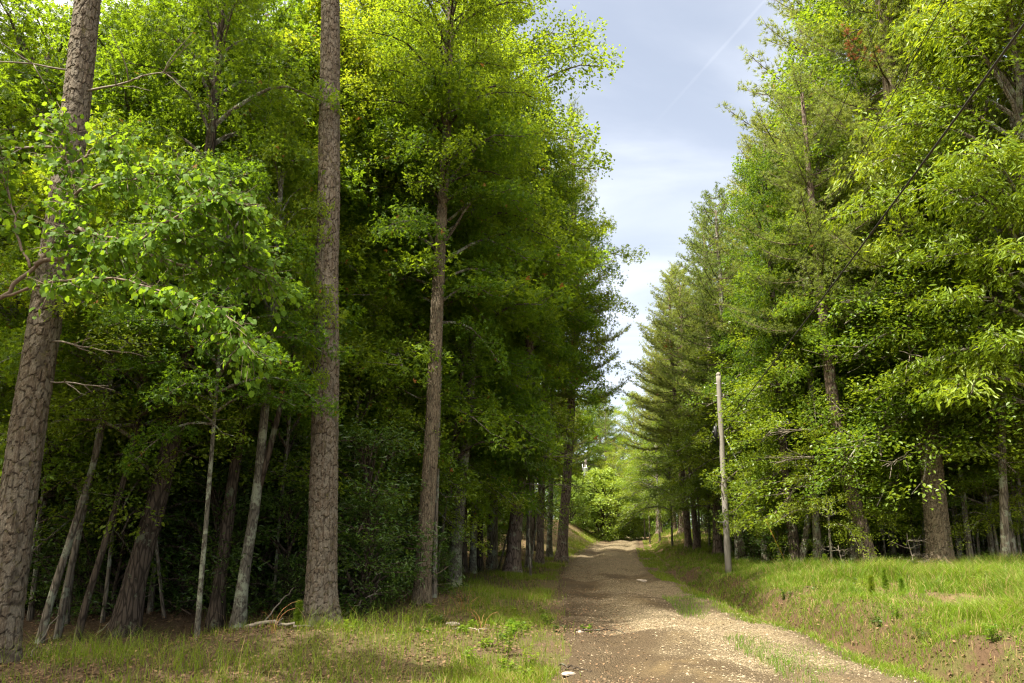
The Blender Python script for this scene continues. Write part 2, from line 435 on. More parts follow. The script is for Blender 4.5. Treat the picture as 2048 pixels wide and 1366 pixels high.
def white_pine(name, seed, h, Rc, whorls, tw, nd=.12, width=.016, dead=.02, lower_gap=.25, upturn=.25):
    """a white pine crown: whorls of level branches with feathery plumes of needles"""
    rng = np.random.default_rng(seed); mb = MB()
    TP = []; TD = []; TT = []
    tw0 = []; tw1 = []
    for w in range(whorls):
        f = (w + rng.uniform(-.15, .15)) / whorls; f = max(f, 0.)
        z = h * f; nbr = rng.integers(4, 6)
        az0 = rng.random() * 6.28
        for k in range(nbr):
            az = az0 + k * 6.283 / nbr + rng.normal(0, .2)
            r = Rc * ((1 - f) ** .8 * .95 + .09) * rng.uniform(.6, 1.12)
            if f < .15: r *= rng.uniform(.5, 1)
            e = R(-4 + 38 * f + rng.normal(0, 5)); m = 8; t = np.linspace(0, 1, m)
            d = np.array([math.cos(az), math.sin(az), 0.])
            pts = np.array([0, 0, z]) + d * (t * r * math.cos(e))[:, None]
            pts[:, 2] += t * r * math.sin(e) - .10 * r * np.sin(t * np.pi) + upturn * r * .55 * t ** 3
            pts[1:] += np.cumsum(rng.normal(0, .02 * r / 3, (m - 1, 3)), 0)
            V, fs = tube(pts, .008 + .011 * r * (1 - t), 4, False); mb.add(V, fs, 0)
            isdead = rng.random() < dead and r < Rc * .7
            nt_ = max(6, int(tw * r))
            side = np.cross(d, [0, 0, 1.])
            for j in range(nt_):
                tt = lower_gap + (1 - lower_gap) * ((j + rng.random()) / nt_)
                q = tt * (m - 1); a = int(min(q, m - 2)); p = pts[a] + (pts[a + 1] - pts[a]) * (q - a)
                bd = norm(pts[a + 1] - pts[a])
                sg = 1 if j % 2 else -1
                if j >= nt_ - 2: sg *= .25
                dd = norm(bd * rng.uniform(.6, 1.) + side * sg * rng.uniform(.5, 1.0) + np.array([0, 0, rng.uniform(-.05, .35)]))
                ln = (.28 + .30 * r * (1.08 - tt)) * rng.uniform(.7, 1.15) * .75
                p1 = p + dd * ln; p1[2] += .05 * ln
                tw0.append(p); tw1.append(p1)
                ntf = max(4, int(ln / .062))
                s = (np.arange(ntf) + rng.random(ntf) * .6 + .7) / (ntf + .3); s = np.clip(s, .12, 1)
                pp = p + (p1 - p) * s[:, None] + rng.normal(0, .02, (ntf, 3))
                off = rng.normal(0, .075, (ntf, 3)) * np.array([1, 1, .5])
                TP.append(pp + off); TD.append(np.tile(dd, (ntf, 1)) + rng.normal(0, .35, (ntf, 3)) + np.array([0, 0, .25]))
                TT.append(np.where(rng.random(ntf) < (.7 if isdead else .0012), 1.1, rng.random()))
    V, fs = prisms(np.array(tw0), np.array(tw1), .006, .003); mb.add(V, fs, 0)
    P = np.concatenate(TP); D = norm(np.concatenate(TD)); T = np.concatenate(TT)
    K = 11; n = len(P)
    b = np.repeat(np.arange(n), K)
    nd_dir = norm(D[b] * .75 + rng.normal(0, .55, (n * K, 3)))
    ln = nd * rng.uniform(.75, 1.2, n * K)
    wv = norm(np.cross(nd_dir, rng.normal(0, 1, (n * K, 3)))) * (width * .5)
    A = P[b] + rng.normal(0, .012, (n * K, 3))
    V = np.stack([A - wv, A + wv, A + nd_dir * ln[:, None]], 1).reshape(-1, 3)
    fi = np.arange(n * K * 3).reshape(-1, 3)
    mb.add(V, [fi], 1, np.repeat(T[b], 3))
    return mb.mesh(name, [M['bark_pine'], M['needle']], False)

CR = {}
CR['maple_a'] = (deciduous('crown', 1, 8.5, 3.1, 40, 74, .095, 'maple', 'maple', 'bark_grey', 'column', (0, 50), droop=.5, tilt=.8, vj=.11), 8.5)
CR['maple_b'] = (deciduous('crown', 2, 7.0, 2.7, 34, 74, .095, 'maple', 'maple', 'bark_grey', 'column', (-4, 45), droop=.5, tilt=.8, vj=.11), 7.0)
CR['broad_a'] = (deciduous('crown', 3, 13, 3.5, 56, 70, .105, 'hex', 'broad', 'bark_grey', 'column', (5, 60), droop=.4, tilt=.75, vj=.12), 13)
CR['broad_b'] = (deciduous('crown', 4, 11, 3.2, 50, 70, .105, 'hex', 'broad', 'bark_dark', 'round', (0, 60), droop=.4, tilt=.75, vj=.12), 11)
CR['hickory'] = (deciduous('crown', 5, 12, 3.2, 72, 66, .15, 'narrow', 'hickory', 'bark_grey', 'column', (5, 60), droop=.7, tilt=.8), 12)
CR['dogwood_a'] = (deciduous('crown', 6, 4.6, 2.4, 28, 110, .066, 'hex', 'dogwood', 'bark_grey', 'flat', (-4, 35), droop=.22, tilt=.38), 4.6)
CR['dogwood_b'] = (deciduous('crown', 7, 3.6, 2.0, 22, 110, .066, 'hex', 'dogwood', 'bark_grey', 'flat', (-6, 40), droop=.22, tilt=.38), 3.6)
CR['sapling'] = (deciduous('crown', 8, 2.8, 1.1, 16, 34, .075, 'hex', 'dogwood', 'bark_dark', 'column', (5, 50), tilt=.45), 2.8)
CR['laurel'] = (deciduous('foliage', 9, 2.2, 1.15, 30, 48, .075, 'narrow', 'laurel', 'bark_dark', 'round', (10, 70), droop=.1, tilt=.7, sub=.3, inner=.3), 2.2)
CR['rhodo'] = (deciduous('foliage', 10, 2.4, 1.25, 46, 58, .085, 'hex', 'rhodo', 'bark_dark', 'round', (5, 75), droop=.25, tilt=.6, sub=.3, inner=.35), 2.4)
CR['pine_a'] = (white_pine('crown', 21, 16, 4.3, 25, 9.5, dead=.012), 16)
CR['pine_b'] = (white_pine('crown', 22, 13, 3.7, 21, 9.5, dead=.006), 13)
CR['pine_c'] = (white_pine('crown', 23, 10, 3.2, 16, 9.5, dead=.0), 10)

# ------------------------------------------------------------------ trunks
def trunk_path(base, lean, H, seed, wob=.012, z1=None):
    rng = np.random.default_rng(seed)
    m = 14; t = np.linspace(0, 1, m)
    zz = H * t
    g = zz if z1 is None else np.where(zz < z1, zz, z1 + 1.2 * (1 - np.exp(-(zz - z1) / 1.2)))
    P = np.array(base) + np.stack([lean[0] * g, lean[1] * g, zz], -1)
    w = np.cumsum(rng.normal(0, wob * H / 6, (m, 2)), 0); w -= np.linspace(0, 1, m)[:, None] * w[-1] * .6
    w *= sst(0.0, .3, t)[:, None]
    P[:, :2] += w - w[0]
    P[0, 2] -= .25
    return P

def plain_trunk(P, r0, rtip=.03, n=12, flare=.35, stubs=0, seed=0, mats=('bark_grey',)):
    """a tapering trunk with root flare; optional dead stubs"""
    H = P[-1, 2] - P[0, 2]
    s = np.concatenate([np.linspace(0, .1, 7), np.linspace(.13, 1, 24)])
    q = np.linspace(0, 1, len(P))
    Q = np.stack([np.interp(s, q, P[:, k]) for k in range(3)], -1)
    rad = rtip + (r0 - rtip) * (1 - s) ** .85
    rad *= 1 + flare * np.exp(-(s * H - .25).clip(0) / .22)
    V, fs = tube(Q, rad, n)
    an = np.tile(np.linspace(0, 2 * np.pi, n, endpoint=False), len(Q))
    mb = MB()
    rng = np.random.default_rng(seed)
    cen = np.repeat(Q, n, 0); k = len(cen)
    lob = 1 + .10 * np.cos(3 * an + rng.random() * 6) * np.repeat(np.exp(-s * H / .5), n) + rng.normal(0, .025, k)
    V[:k] = cen + (V[:k] - cen) * lob[:, None]
    mb.add(V, fs)
    return mb

def plated_trunk(P, r0, r1, zdense, cw, chh, depth, seed, mat, flare=.25, cols=84, dz=.014, tiltk=.5):
    """a close trunk whose bark plates and fissures are modelled"""
    rng = np.random.default_rng(seed)
    H = P[-1, 2]; z0 = P[0, 2]
    zs = np.concatenate([np.arange(z0, zdense, dz), np.linspace(zdense, H, 20)])
    C = np.stack([np.interp(zs, P[:, 2], P[:, k]) for k in range(2)] + [zs], -1)
    t = (zs - z0) / (H - z0)
    rad = r1 + (r0 - r1) * (1 - t) ** .9
    an = np.linspace(0, 2 * np.pi, cols, endpoint=False)
    A, Z = np.meshgrid(an, zs)
    nc = max(6, int(round(2 * np.pi * r0 / cw)))
    U = A / (2 * np.pi) * nc; W = Z / chh + 40
    wob = (fbm(A * 2.2, Z * 2.1, seed) - .5)
    W = W + wob * .8; U = U + (fbm(np.cos(A) * 3 + 9, Z * 1.7, seed + 5) - .5) * .9
    ui = np.floor(U); wi = np.floor(W)
    d1 = np.full(U.shape, 9.); d2 = np.full(U.shape, 9.); cr = np.zeros(U.shape); tl = np.zeros(U.shape)
    for a in (-1, 0, 1):
        for b in (-1, 0, 1):
            cu = ui + a; cw_ = wi + b; cm = np.mod(cu, nc)
            px = cu + .15 + .7 * _h(cm, cw_, seed); pz = cw_ + .1 + .8 * _h(cm, cw_, seed + 1)
            dd = np.abs(U - px) ** 2 + ((W - pz) * .9) ** 2; dd = np.sqrt(dd)
            new = dd < d1
            d2 = np.where(new, d1, np.minimum(d2, dd))
            cr = np.where(new, _h(cm, cw_, seed + 2), cr); tl = np.where(new, W - pz, tl)
            d1 = np.where(new, dd, d1)
    crack = sst(.0, .13, d2 - d1 + (fbm(U * 4, W * 5, seed + 3, 2) - .5) * .12)
    U2 = U * 2.0 + 3 + (fbm(U * 2, W * 2, seed + 12) - .5) * .8; W2 = W * 2.2 + (fbm(U * 2 + 9, W * 2, seed + 13) - .5) * .8
    e1 = np.full(U.shape, 9.); c2 = np.zeros(U.shape); t2 = np.zeros(U.shape)
    for a in (-1, 0, 1):
        for b in (-1, 0, 1):
            cu = np.floor(U2) + a; cw_ = np.floor(W2) + b; cm = np.mod(cu, nc * 2)
            px = cu + .1 + .8 * _h(cm, cw_, seed + 20); pz = cw_ + .1 + .8 * _h(cm, cw_, seed + 21)
            dd = np.abs(U2 - px) + np.abs(W2 - pz); new = dd < e1
            c2 = np.where(new, _h(cm, cw_, seed + 22), c2); t2 = np.where(new, W2 - pz, t2); e1 = np.where(new, dd, e1)
    cr = cr * .55 + c2 * .45
    fine = fbm(U * 3.1, W * 4.2, seed + 8) - .5
    fur = sst(.0, .10, np.abs(vn(np.mod(U, nc) * .8, Z * 2.6, seed + 30) - .5))
    crack = crack * (.35 + .65 * fur)
    disp = depth * (crack - 1) + depth * .7 * (cr - .5) * crack - depth * tiltk * tl * crack + depth * .3 * fine + depth * .45 * (c2 - .5) * crack - depth * .35 * t2 * crack
    fl = flare * np.exp(-(Z - z0 - .25).clip(0) / .28) * (1 + .45 * np.cos(4 * A + seed) + .25 * np.cos(7 * A))
    Rr = rad[:, None] * (1 + fl) + disp
    V = np.stack([C[:, 0:1] + np.cos(A) * Rr, C[:, 1:2] + np.sin(A) * Rr, Z], -1).reshape(-1, 3)
    m = len(zs); n = cols
    i = np.arange(m - 1)[:, None] * n; j = np.arange(n)[None]; j2 = (j + 1) % n
    Q = np.stack([i + j, i + j2, i + n + j2, i + n + j], -1).reshape(-1, 4)
    mb = MB(); mb.add(V, [Q])
    col = np.stack([np.clip(cr + fine * .5, 0, 1), crack, 0 * cr], -1).reshape(-1, 3)
    return mb.mesh('trunk', [M[mat]], False, col)

def dead_branches(o, P, spec, seed, mat='twig_pale'):
    """bare dead limbs on a trunk: spec rows are (height, azimuth, length, rise)"""
    rng = np.random.default_rng(seed)
    for (z, az, ln, rise) in spec:
        c = np.array([np.interp(z, P[:, 2], P[:, 0]), np.interp(z, P[:, 2], P[:, 1]), z])
        mb = MB(); m = 9; t = np.linspace(0, 1, m)
        d = np.array([math.cos(az), math.sin(az), rise])
        pts = c + d * (t * ln)[:, None]; pts[:, 2] -= .12 * ln * t ** 2
        pts[1:] += np.cumsum(rng.normal(0, .025 * ln / 2, (m - 1, 3)), 0)
        V, fs = tube(pts, .004 + .008 * ln * (1 - t) ** .8, 6); mb.add(V, fs)
        for k in range(int(3 + ln * 3)):
            a = rng.integers(3, m - 1); dd = norm(d + rng.normal(0, .55, 3))
            l2 = ln * rng.uniform(.12, .4); tt = np.linspace(0, 1, 5)
            p2 = pts[a] + dd * (tt * l2)[:, None]; p2[1:] += np.cumsum(rng.normal(0, .03 * l2, (4, 3)), 0)
            V, fs = tube(p2, .003 + .006 * (1 - tt), 4); mb.add(V, fs)
        mb.V = [v - np.array(o.location) for v in mb.V]
        link('dead_branch', mb.mesh('dead_branch', [M[mat]], True), o)

def put_crown(o, crown, base, direction, scale, rz, name='crown', wide=1.):
    c = link(name, CR[crown][0], o)
    q = Vector((0, 0, 1)).rotation_difference(Vector(direction)) @ Quaternion((0, 0, 1), rz)
    c.rotation_mode = 'QUATERNION'; c.rotation_quaternion = q
    c.location = Vector(base) - o.location; c.scale = (scale * wide, scale * wide, scale)
    return c

SEED = [100]
def ground_at(u, Yd):
    X = (u - 1024) / F * Yd * 1.03
    for _ in range(6):
        z = tz(X, Yd); fwd = Yd * CT + (z - CAMZ) * ST
        X = (u - 1024) / F * fwd
    return np.array([X, Yd, tz(X, Yd)])

def hero(name, label, u0, Yd, u1, v1, wpx, bark, H, crown=None, cb=0., cs=1., group=None, cat='tree', dead=None, plates=None, flare=.5, wide=1., wob=.006, ly=0., rz=None):
    SEED[0] += 1; sd = SEED[0]
    b = ground_at(u0, Yd); top = at(u1, v1, Yd)
    lean = ((top[0] - b[0]) / (top[2] - b[2]), ly)
    o = empty(name, b)
    tag(o, label, cat, group)
    if crown: H = min(H, (cb or 0) + CR[crown][1] * cs * .88)
    P = trunk_path(b, lean, H, sd, wob, max(top[2] - b[2], 2.))
    r0 = wpx * .5 / F * Yd
    if plates:
        me = plated_trunk(P - np.array(b), r0, r0 * .45 if H > 14 else .05, plates[0], plates[1], plates[2], plates[3], sd, bark, flare, dz=plates[4] if len(plates) > 4 else .014)
    else:
        mb = plain_trunk(P - np.array(b), r0, min(.04, r0 * .4), 14, flare, seed=sd)
        me = mb.mesh('trunk', [M[bark]], True)
    link('trunk', me, o)
    if crown:
        hc = CR[crown][1] * cs
        if cb is None: cb = H - hc * .97
        i = np.interp(cb, P[:, 2] - b[2], np.arange(len(P)))
        bp = np.array([np.interp(cb + b[2], P[:, 2], P[:, k]) for k in range(3)])
        dirv = P[-1] - bp
        put_crown(o, crown, bp, norm(dirv), cs, RNG.random() * 6.28 if rz is None else rz, wide=wide)
    if dead: dead_branches(o, P, dead, sd)
    return o, P

PI = math.pi
# ---- left side of the track
hero('pine_tree', 'thick flaky-barked pine at the left edge, leaning right behind the big heart-shaped leaves', -8, 7.9, 176, 0, 68, 'plates', 18, 'pine_c', 11.5, .65,
     dead=[(6.2, PI * .97, 1.8, .05), (4.5, PI * .95, 1.6, 0), (3.7, -.2, 1.1, -.03), (7.0, -.3, 1.6, .1), (7.3, PI * 1.05, 1.4, .1), (3.2, .1, .9, .05)], plates=(9.0, .07, .16, .009, .012), flare=.32)
hero('pine_tree', 'tall straight pine with flaky grey-brown bark standing alone in front at the forest edge', 642, 10.1, 661, 0, 59, 'plates', 17.5, 'pine_c', 11.5, .62,
     plates=(11.0, .065, .15, .009, .012), flare=.5)
hero('oak_tree', 'brown ridged trunk second along the left verge, moss-dark at its foot', 842, 12.8, 893, 300, 33, 'ridges', 14, 'broad_b', 7.5, .62,
     plates=(9.0, .035, .30, .011, .02), flare=.3)
hero('maple_tree', 'thin maple growing tight behind the brown ridged trunk, its leaves hiding the trunk higher up', 868, 13.3, 884, 600, 9, 'bark_grey', 12, 'maple_b', 5.3, .85, wide=.85)
hero('oak_tree', 'slim grey trunk speckled with pale lichen behind the brown ridged trunk', 906, 15.8, 936, 780, 25, 'bark_pale', 14, 'broad_b', 6.5, .72, flare=.35)
hero('pine_tree', 'dark trunk under the hanging clump of big green leaves beside the left verge', 1024, 19.8, 1060, 650, 29, 'bark_pine', 15, 'broad_b', 6.2, .78, wide=.6,
     dead=[(2.6, .2, 1.7, .1), (3.4, -.4, 1.6, .1), (2.9, PI, 1.6, .1), (4.2, .5, 1.5, 0)])
hero('pine_tree', 'thin dark trunk between the two darkest roadside pines on the left', 1078, 24.5, 1090, 800, 15, 'bark_pine', 17, 'maple_a', 6.5, 1.0)
hero('pine_tree', 'dark straight pine at the left edge of the track, plumes reaching into the sky', 1122, 27, 1148, 650, 21, 'bark_pine', 20.0, 'pine_b', 6.6, 1.0, rz=.3, wide=.74,
     dead=[(4.5, .0, 1.4, .1), (5.3, .4, 1.2, .1), (3.8, -.3, 1.3, 0), (5.8, PI, 1.2, .1)])
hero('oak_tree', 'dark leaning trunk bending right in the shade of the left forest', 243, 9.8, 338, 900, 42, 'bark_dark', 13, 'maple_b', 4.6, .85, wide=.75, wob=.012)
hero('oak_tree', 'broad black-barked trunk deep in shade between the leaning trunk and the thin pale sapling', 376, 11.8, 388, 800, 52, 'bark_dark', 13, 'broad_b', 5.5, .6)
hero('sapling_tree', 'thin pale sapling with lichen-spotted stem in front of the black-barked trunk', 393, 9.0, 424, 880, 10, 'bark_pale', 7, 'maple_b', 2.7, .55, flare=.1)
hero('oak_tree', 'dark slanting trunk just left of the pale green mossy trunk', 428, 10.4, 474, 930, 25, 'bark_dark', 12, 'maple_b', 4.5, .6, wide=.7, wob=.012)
ho, hP = hero('maple_tree', 'pale green mossy trunk that forks low, left of the front pine', 473, 10.0, 505, 1020, 22, 'bark_pale', 8, 'maple_b', 3.2, .62, wide=.6)
mb = MB(); fk = hP[4]; t = np.linspace(0, 1, 8)
pts = np.array([np.interp(1.9 + ho.location.z, hP[:, 2], hP[:, k]) for k in range(3)]) + np.stack([t * .75 - .25 * t * t, t * .1, t * 3.4], -1) - np.array(ho.location)
V, fs = tube(pts, .055 - .04 * t, 8); mb.add(V, fs); link('limb', mb.mesh('limb', [M['bark_dark']], True), ho)
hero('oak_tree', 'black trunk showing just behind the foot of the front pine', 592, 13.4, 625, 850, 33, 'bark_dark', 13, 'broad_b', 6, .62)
hero('maple_tree', 'slanting grey stem nearest the leaning pine at the left edge', 74, 9.3, 150, 1050, 14, 'bark_grey', 7, 'maple_b', 3.0, .6, flare=.15)
hero('maple_tree', 'middle of three slanting thin grey stems near the left edge', 112, 9.5, 165, 1030, 13, 'bark_grey', 7, 'maple_b', 3.2, .6, flare=.15)
hero('maple_tree', 'rightmost of three slanting thin grey stems near the left edge', 150, 9.4, 208, 1090, 13, 'bark_dark', 6.5, 'dogwood_a', 2.6, .7, flare=.15)
BG = 'shaded grey trunks deeper in the left forest'
for (u0, Yd, u1, v1, w, bk, H, cr, cb, cs) in [
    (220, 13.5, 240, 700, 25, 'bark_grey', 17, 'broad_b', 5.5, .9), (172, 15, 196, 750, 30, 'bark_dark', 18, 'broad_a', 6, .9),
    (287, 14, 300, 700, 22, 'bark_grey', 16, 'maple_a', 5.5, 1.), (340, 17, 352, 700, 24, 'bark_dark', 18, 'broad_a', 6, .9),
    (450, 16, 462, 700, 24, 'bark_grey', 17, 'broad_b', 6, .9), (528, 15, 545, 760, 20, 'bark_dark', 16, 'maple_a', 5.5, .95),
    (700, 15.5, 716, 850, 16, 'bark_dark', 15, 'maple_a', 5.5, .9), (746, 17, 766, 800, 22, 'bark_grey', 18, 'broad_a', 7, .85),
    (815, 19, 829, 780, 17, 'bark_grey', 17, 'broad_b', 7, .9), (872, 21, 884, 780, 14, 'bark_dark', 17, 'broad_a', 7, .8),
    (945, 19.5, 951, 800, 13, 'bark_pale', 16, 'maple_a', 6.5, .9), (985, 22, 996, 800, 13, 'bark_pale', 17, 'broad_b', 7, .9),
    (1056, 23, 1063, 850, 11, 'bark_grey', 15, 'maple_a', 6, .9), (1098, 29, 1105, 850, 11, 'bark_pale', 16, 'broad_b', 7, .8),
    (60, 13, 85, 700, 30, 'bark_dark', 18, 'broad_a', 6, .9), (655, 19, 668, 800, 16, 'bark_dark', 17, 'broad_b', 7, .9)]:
    hero('forest_tree', 'straight shaded trunk standing back among the left forest undergrowth', u0, Yd, u1, v1, w, bk, H, cr, cb, cs * min(1., (.8 * Yd + 1.5 - cb) / (CR[cr][1] * cs)), BG)

# ---- right side of the track
hero('oak_tree', 'stout brown trunk with flared roots and bare dead limbs at the right forest edge', 1884, 15.6, 1838, 700, 44, 'ridges', 19, 'pine_b', 7.2, .85, plates=(8.5, .04, .16, .012, .02), flare=.55,
     dead=[(4.6, PI * .9, 2.4, -.15), (4.0, PI * 1.1, 2.2, -.25), (5.4, PI * 1.0, 2.6, .05), (5.9, PI * .8, 2.2, -.1), (3.4, PI * 1.2, 2., -.3), (5.0, PI * 1.3, 1.8, .1), (6.6, PI * 1.1, 2.4, .1), (4.9, .3, 1.4, .1)])
hero('oak_tree', 'widest dark brown trunk in the shade just left of the flared stout trunk', 1806, 18.2, 1796, 900, 54, 'bark_dark', 19, 'broad_a', 6.0, 1., flare=.5)
hero('pine_tree', 'dark trunk leaning left with speckled bark, right one of the leaning pair', 1748, 16.3, 1690, 940, 30, 'bark_pine', 12.5, 'pine_c', 6.0, .72,
     dead=[(3.0, PI, 1.8, .1), (2.6, PI * .9, 1.6, -.1), (3.6, PI * 1.1, 1.8, .15)])
hero('pine_tree', 'grey trunk leaning left, left one of the leaning pair', 1718, 17, 1690, 900, 24, 'bark_grey', 12, 'pine_c', 6.2, .62, dead=[(3.2, PI, 1.6, .05), (2.8, PI * 1.1, 1.6, -.1)])
hero('maple_tree', 'slim straight grey trunk between the forked tree and the leaning pair', 1637, 17.2, 1624, 800, 17, 'bark_grey', 14, 'maple_a', 4.0, .72, wide=.75)
ho, hP = hero('maple_tree', 'tree with two stems crossing at the foot behind the yellow guy guard', 1594, 17.8, 1576, 980, 21, 'bark_dark', 14, 'broad_b', 4.8, .62, wide=.72)
mb = MB(); t = np.linspace(0, 1, 10); top = at(1632, 950, 17.7) - np.array(ho.location)
pts = np.stack([t * top[0] * 1.6, -.1 + t * 0, -.2 + t * (top[2] + .2) * 1.7], -1); V, fs = tube(pts, .10 - .06 * t, 10); mb.add(V, fs)
link('stem', mb.mesh('stem', [M['bark_grey']], True), ho)
hero('maple_tree', 'thin grey trunk midway between the pole and the two-stemmed tree', 1531, 21.8, 1520, 900, 13, 'bark_grey', 12, 'maple_b', 4.6, .62)
hero('oak_tree', 'grey trunk leaning left immediately behind the utility pole', 1482, 23.5, 1460, 880, 18, 'bark_grey', 13, 'pine_c', 5.4, .82)
hero('pine_tree', 'short-looking dark trunk rising from the pine straw left of the pole', 1436, 26.5, 1428, 880, 17, 'bark_pine', 14, 'pine_c', 5.0, .9)
hero('pine_tree', 'left of two dark pines leaning left above the brown straw bank', 1378, 30.5, 1350, 760, 13, 'bark_pine', 13, 'pine_b', 4.6, .64, wide=1.25, dead=[(4.4, PI, 1.3, .1), (5.2, PI * .9, 1.4, .1)])
hero('pine_tree', 'right of two dark pines leaning left above the brown straw bank', 1394, 29.3, 1374, 850, 12, 'bark_pine', 12.5, 'pine_c', 4.8, .78, wide=1.1)
hero('oak_tree', 'grey trunk with bare limbs showing high between leaves right of the pole', 1574, 22, 1560, 750, 18, 'bark_grey', 16, 'pine_c', 7.5, .8, dead=[(5.0, PI * .8, 1.8, .2), (5.4, PI * 1.1, 1.9, .15), (4.4, PI, 1.5, 0.1)])
# silhouette pines of the right skyline
hero('pine_tree', 'tallest white pine on the right, its plumes jutting furthest into the sky', 1735, 22.5, 1724, 200, 36, 'bark_pine', 26, 'pine_a', 5.2, 1.32, rz=.2, wide=1.22, dead=[(7.5, PI, 2.5, .1), (7.0, PI * .8, 2.4, 0), (8.2, PI * 1.2, 2.6, .1)])
hero('pine_tree', 'white pine standing close behind the left side of the tallest white pine', 1655, 26, 1645, 400, 22, 'bark_pine', 22, 'pine_b', 6.0, 1.3, rz=.7, wide=1.0)
hero('pine_tree', 'second white pine down the right skyline below the tallest one', 1585, 28.5, 1575, 400, 22, 'bark_pine', 19.5, 'pine_a', 4.2, 1.02, rz=1.2, wide=1.12)
hero('pine_tree', 'white pine stepping down the right skyline above the leaning pair', 1448, 34.5, 1440, 560, 18, 'bark_pine', 18.3, 'pine_b', 4.0, 1.12, rz=.9, wide=1.1)
hero('pine_tree', 'small far white pine pointing into the sky at the middle of the right skyline', 1365, 43, 1358, 640, 14, 'bark_pine', 17.6, 'pine_b', 4.6, 1.0, rz=2.2)
hero('pine_tree', 'farthest white pine at the low end of the right skyline', 1318, 53, 1312, 700, 12, 'bark_pine', 17.0, 'pine_b', 4.0, 1.0, rz=3.0)
hero('hickory_tree', 'bright yellow-green leafy tree filling the upper right corner', 2010, 14.5, 2000, 600, 15, 'bark_grey', 19, 'hickory', 3.4, 1.28, wide=.78, rz=1.0)
hero('hickory_tree', 'yellow-green drooping-leaved tree half cut off by the right edge of the picture', 2110, 12.8, 2095, 600, 16, 'bark_grey', 14, 'hickory', 3.0, .95, rz=2.0)
hero('maple_tree', 'leafy green tree glowing in the sun between the pole and the dead limbs', 1668, 20.5, 1655, 650, 16, 'bark_dark', 12.2, 'broad_b', 4.2, .72, wide=.9)

# ------------------------------------------------------------------ repeated trees (one of each kind, then copies)
def make_tree(name, crown, cb, cs, r0, bark, seed, wide=1.):
    H = cb + CR[crown][1] * cs * .88
    P = trunk_path((0, 0, 0), (0, 0), H, seed, .006)
    mb = plain_trunk(P, r0, .03, 9, .3, seed=seed)
    o = empty(name, (0, 0, 0)); link('trunk', mb.mesh('trunk', [M[bark]], True), o)
    i = np.array([np.interp(cb, P[:, 2], P[:, k]) for k in range(3)])
    put_crown(o, crown, i, norm(P[-1] - i), cs, seed * 1.3, wide=wide)
    return o
def copy_thing(o):
    c = o.copy(); COL.objects.link(c)
    for ch in o.children:
        d = ch.copy(); COL.objects.link(d); d.parent = c
    return c
USED = set()
def place(proto, x, y, s, rz, label, cat, group, tilt=(0, 0)):
    o = proto if proto.name not in USED else copy_thing(proto)
    USED.add(proto.name); USED.add(o.name)
    o.location = (x, y, tz(x, y) - .05); o.scale = (s, s, s); o.rotation_euler = (tilt[0], tilt[1], rz)
    tag(o, label, cat, group)
    return o
PT = {
    'edge_maple': make_tree('maple_tree', 'maple_a', 2.9, 1.0, .10, 'bark_grey', 31),
    'edge_maple2': make_tree('maple_tree', 'maple_b', 2.5, 1.0, .08, 'bark_dark', 32),
    'tall': make_tree('broadleaf_tree', 'broad_a', 7.5, 1.15, .17, 'bark_grey', 33),
    'tall2': make_tree('broadleaf_tree', 'broad_b', 6.5, 1.1, .15, 'bark_dark', 34),
    'pine': make_tree('pine_tree', 'pine_b', 6.5, 1.0, .17, 'bark_pine', 35),
    'pine2': make_tree('pine_tree', 'pine_a', 7.0, 1.0, .19, 'bark_pine', 36),
    'dog': make_tree('dogwood_tree', 'dogwood_a', 2.1, 1.0, .05, 'bark_grey', 37),
    'dog2': make_tree('dogwood_tree', 'dogwood_b', 1.6, 1.0, .045, 'bark_grey', 38),
    'sap': make_tree('sapling_tree', 'sapling', 1.6, 1.0, .022, 'bark_grey', 39),
}
def make_shrub(name, key):
    o = empty(name, (0, 0, 0)); link('foliage', CR[key][0], o)
    mb = MB(); r = np.random.default_rng(5)
    for k in range(6):
        t = np.linspace(0, 1, 6); a = r.random() * 6.28
        p = np.stack([t * .5 * math.cos(a), t * .5 * math.sin(a), t * 1.3 - .1], -1) + r.normal(0, .02, (6, 3))
        V, fs = tube(p, .03 * (1 - .6 * t), 6); mb.add(V, fs)
    link('stems', mb.mesh('stems', [M['bark_dark']], True), o)
    return o
SHR = {'laurel': make_shrub('laurel_shrub', 'laurel'), 'rhodo': make_shrub('rhododendron_shrub', 'rhodo')}
rg = np.random.default_rng(77)
def gx(u, Yd): return ground_at(u, Yd)[0]
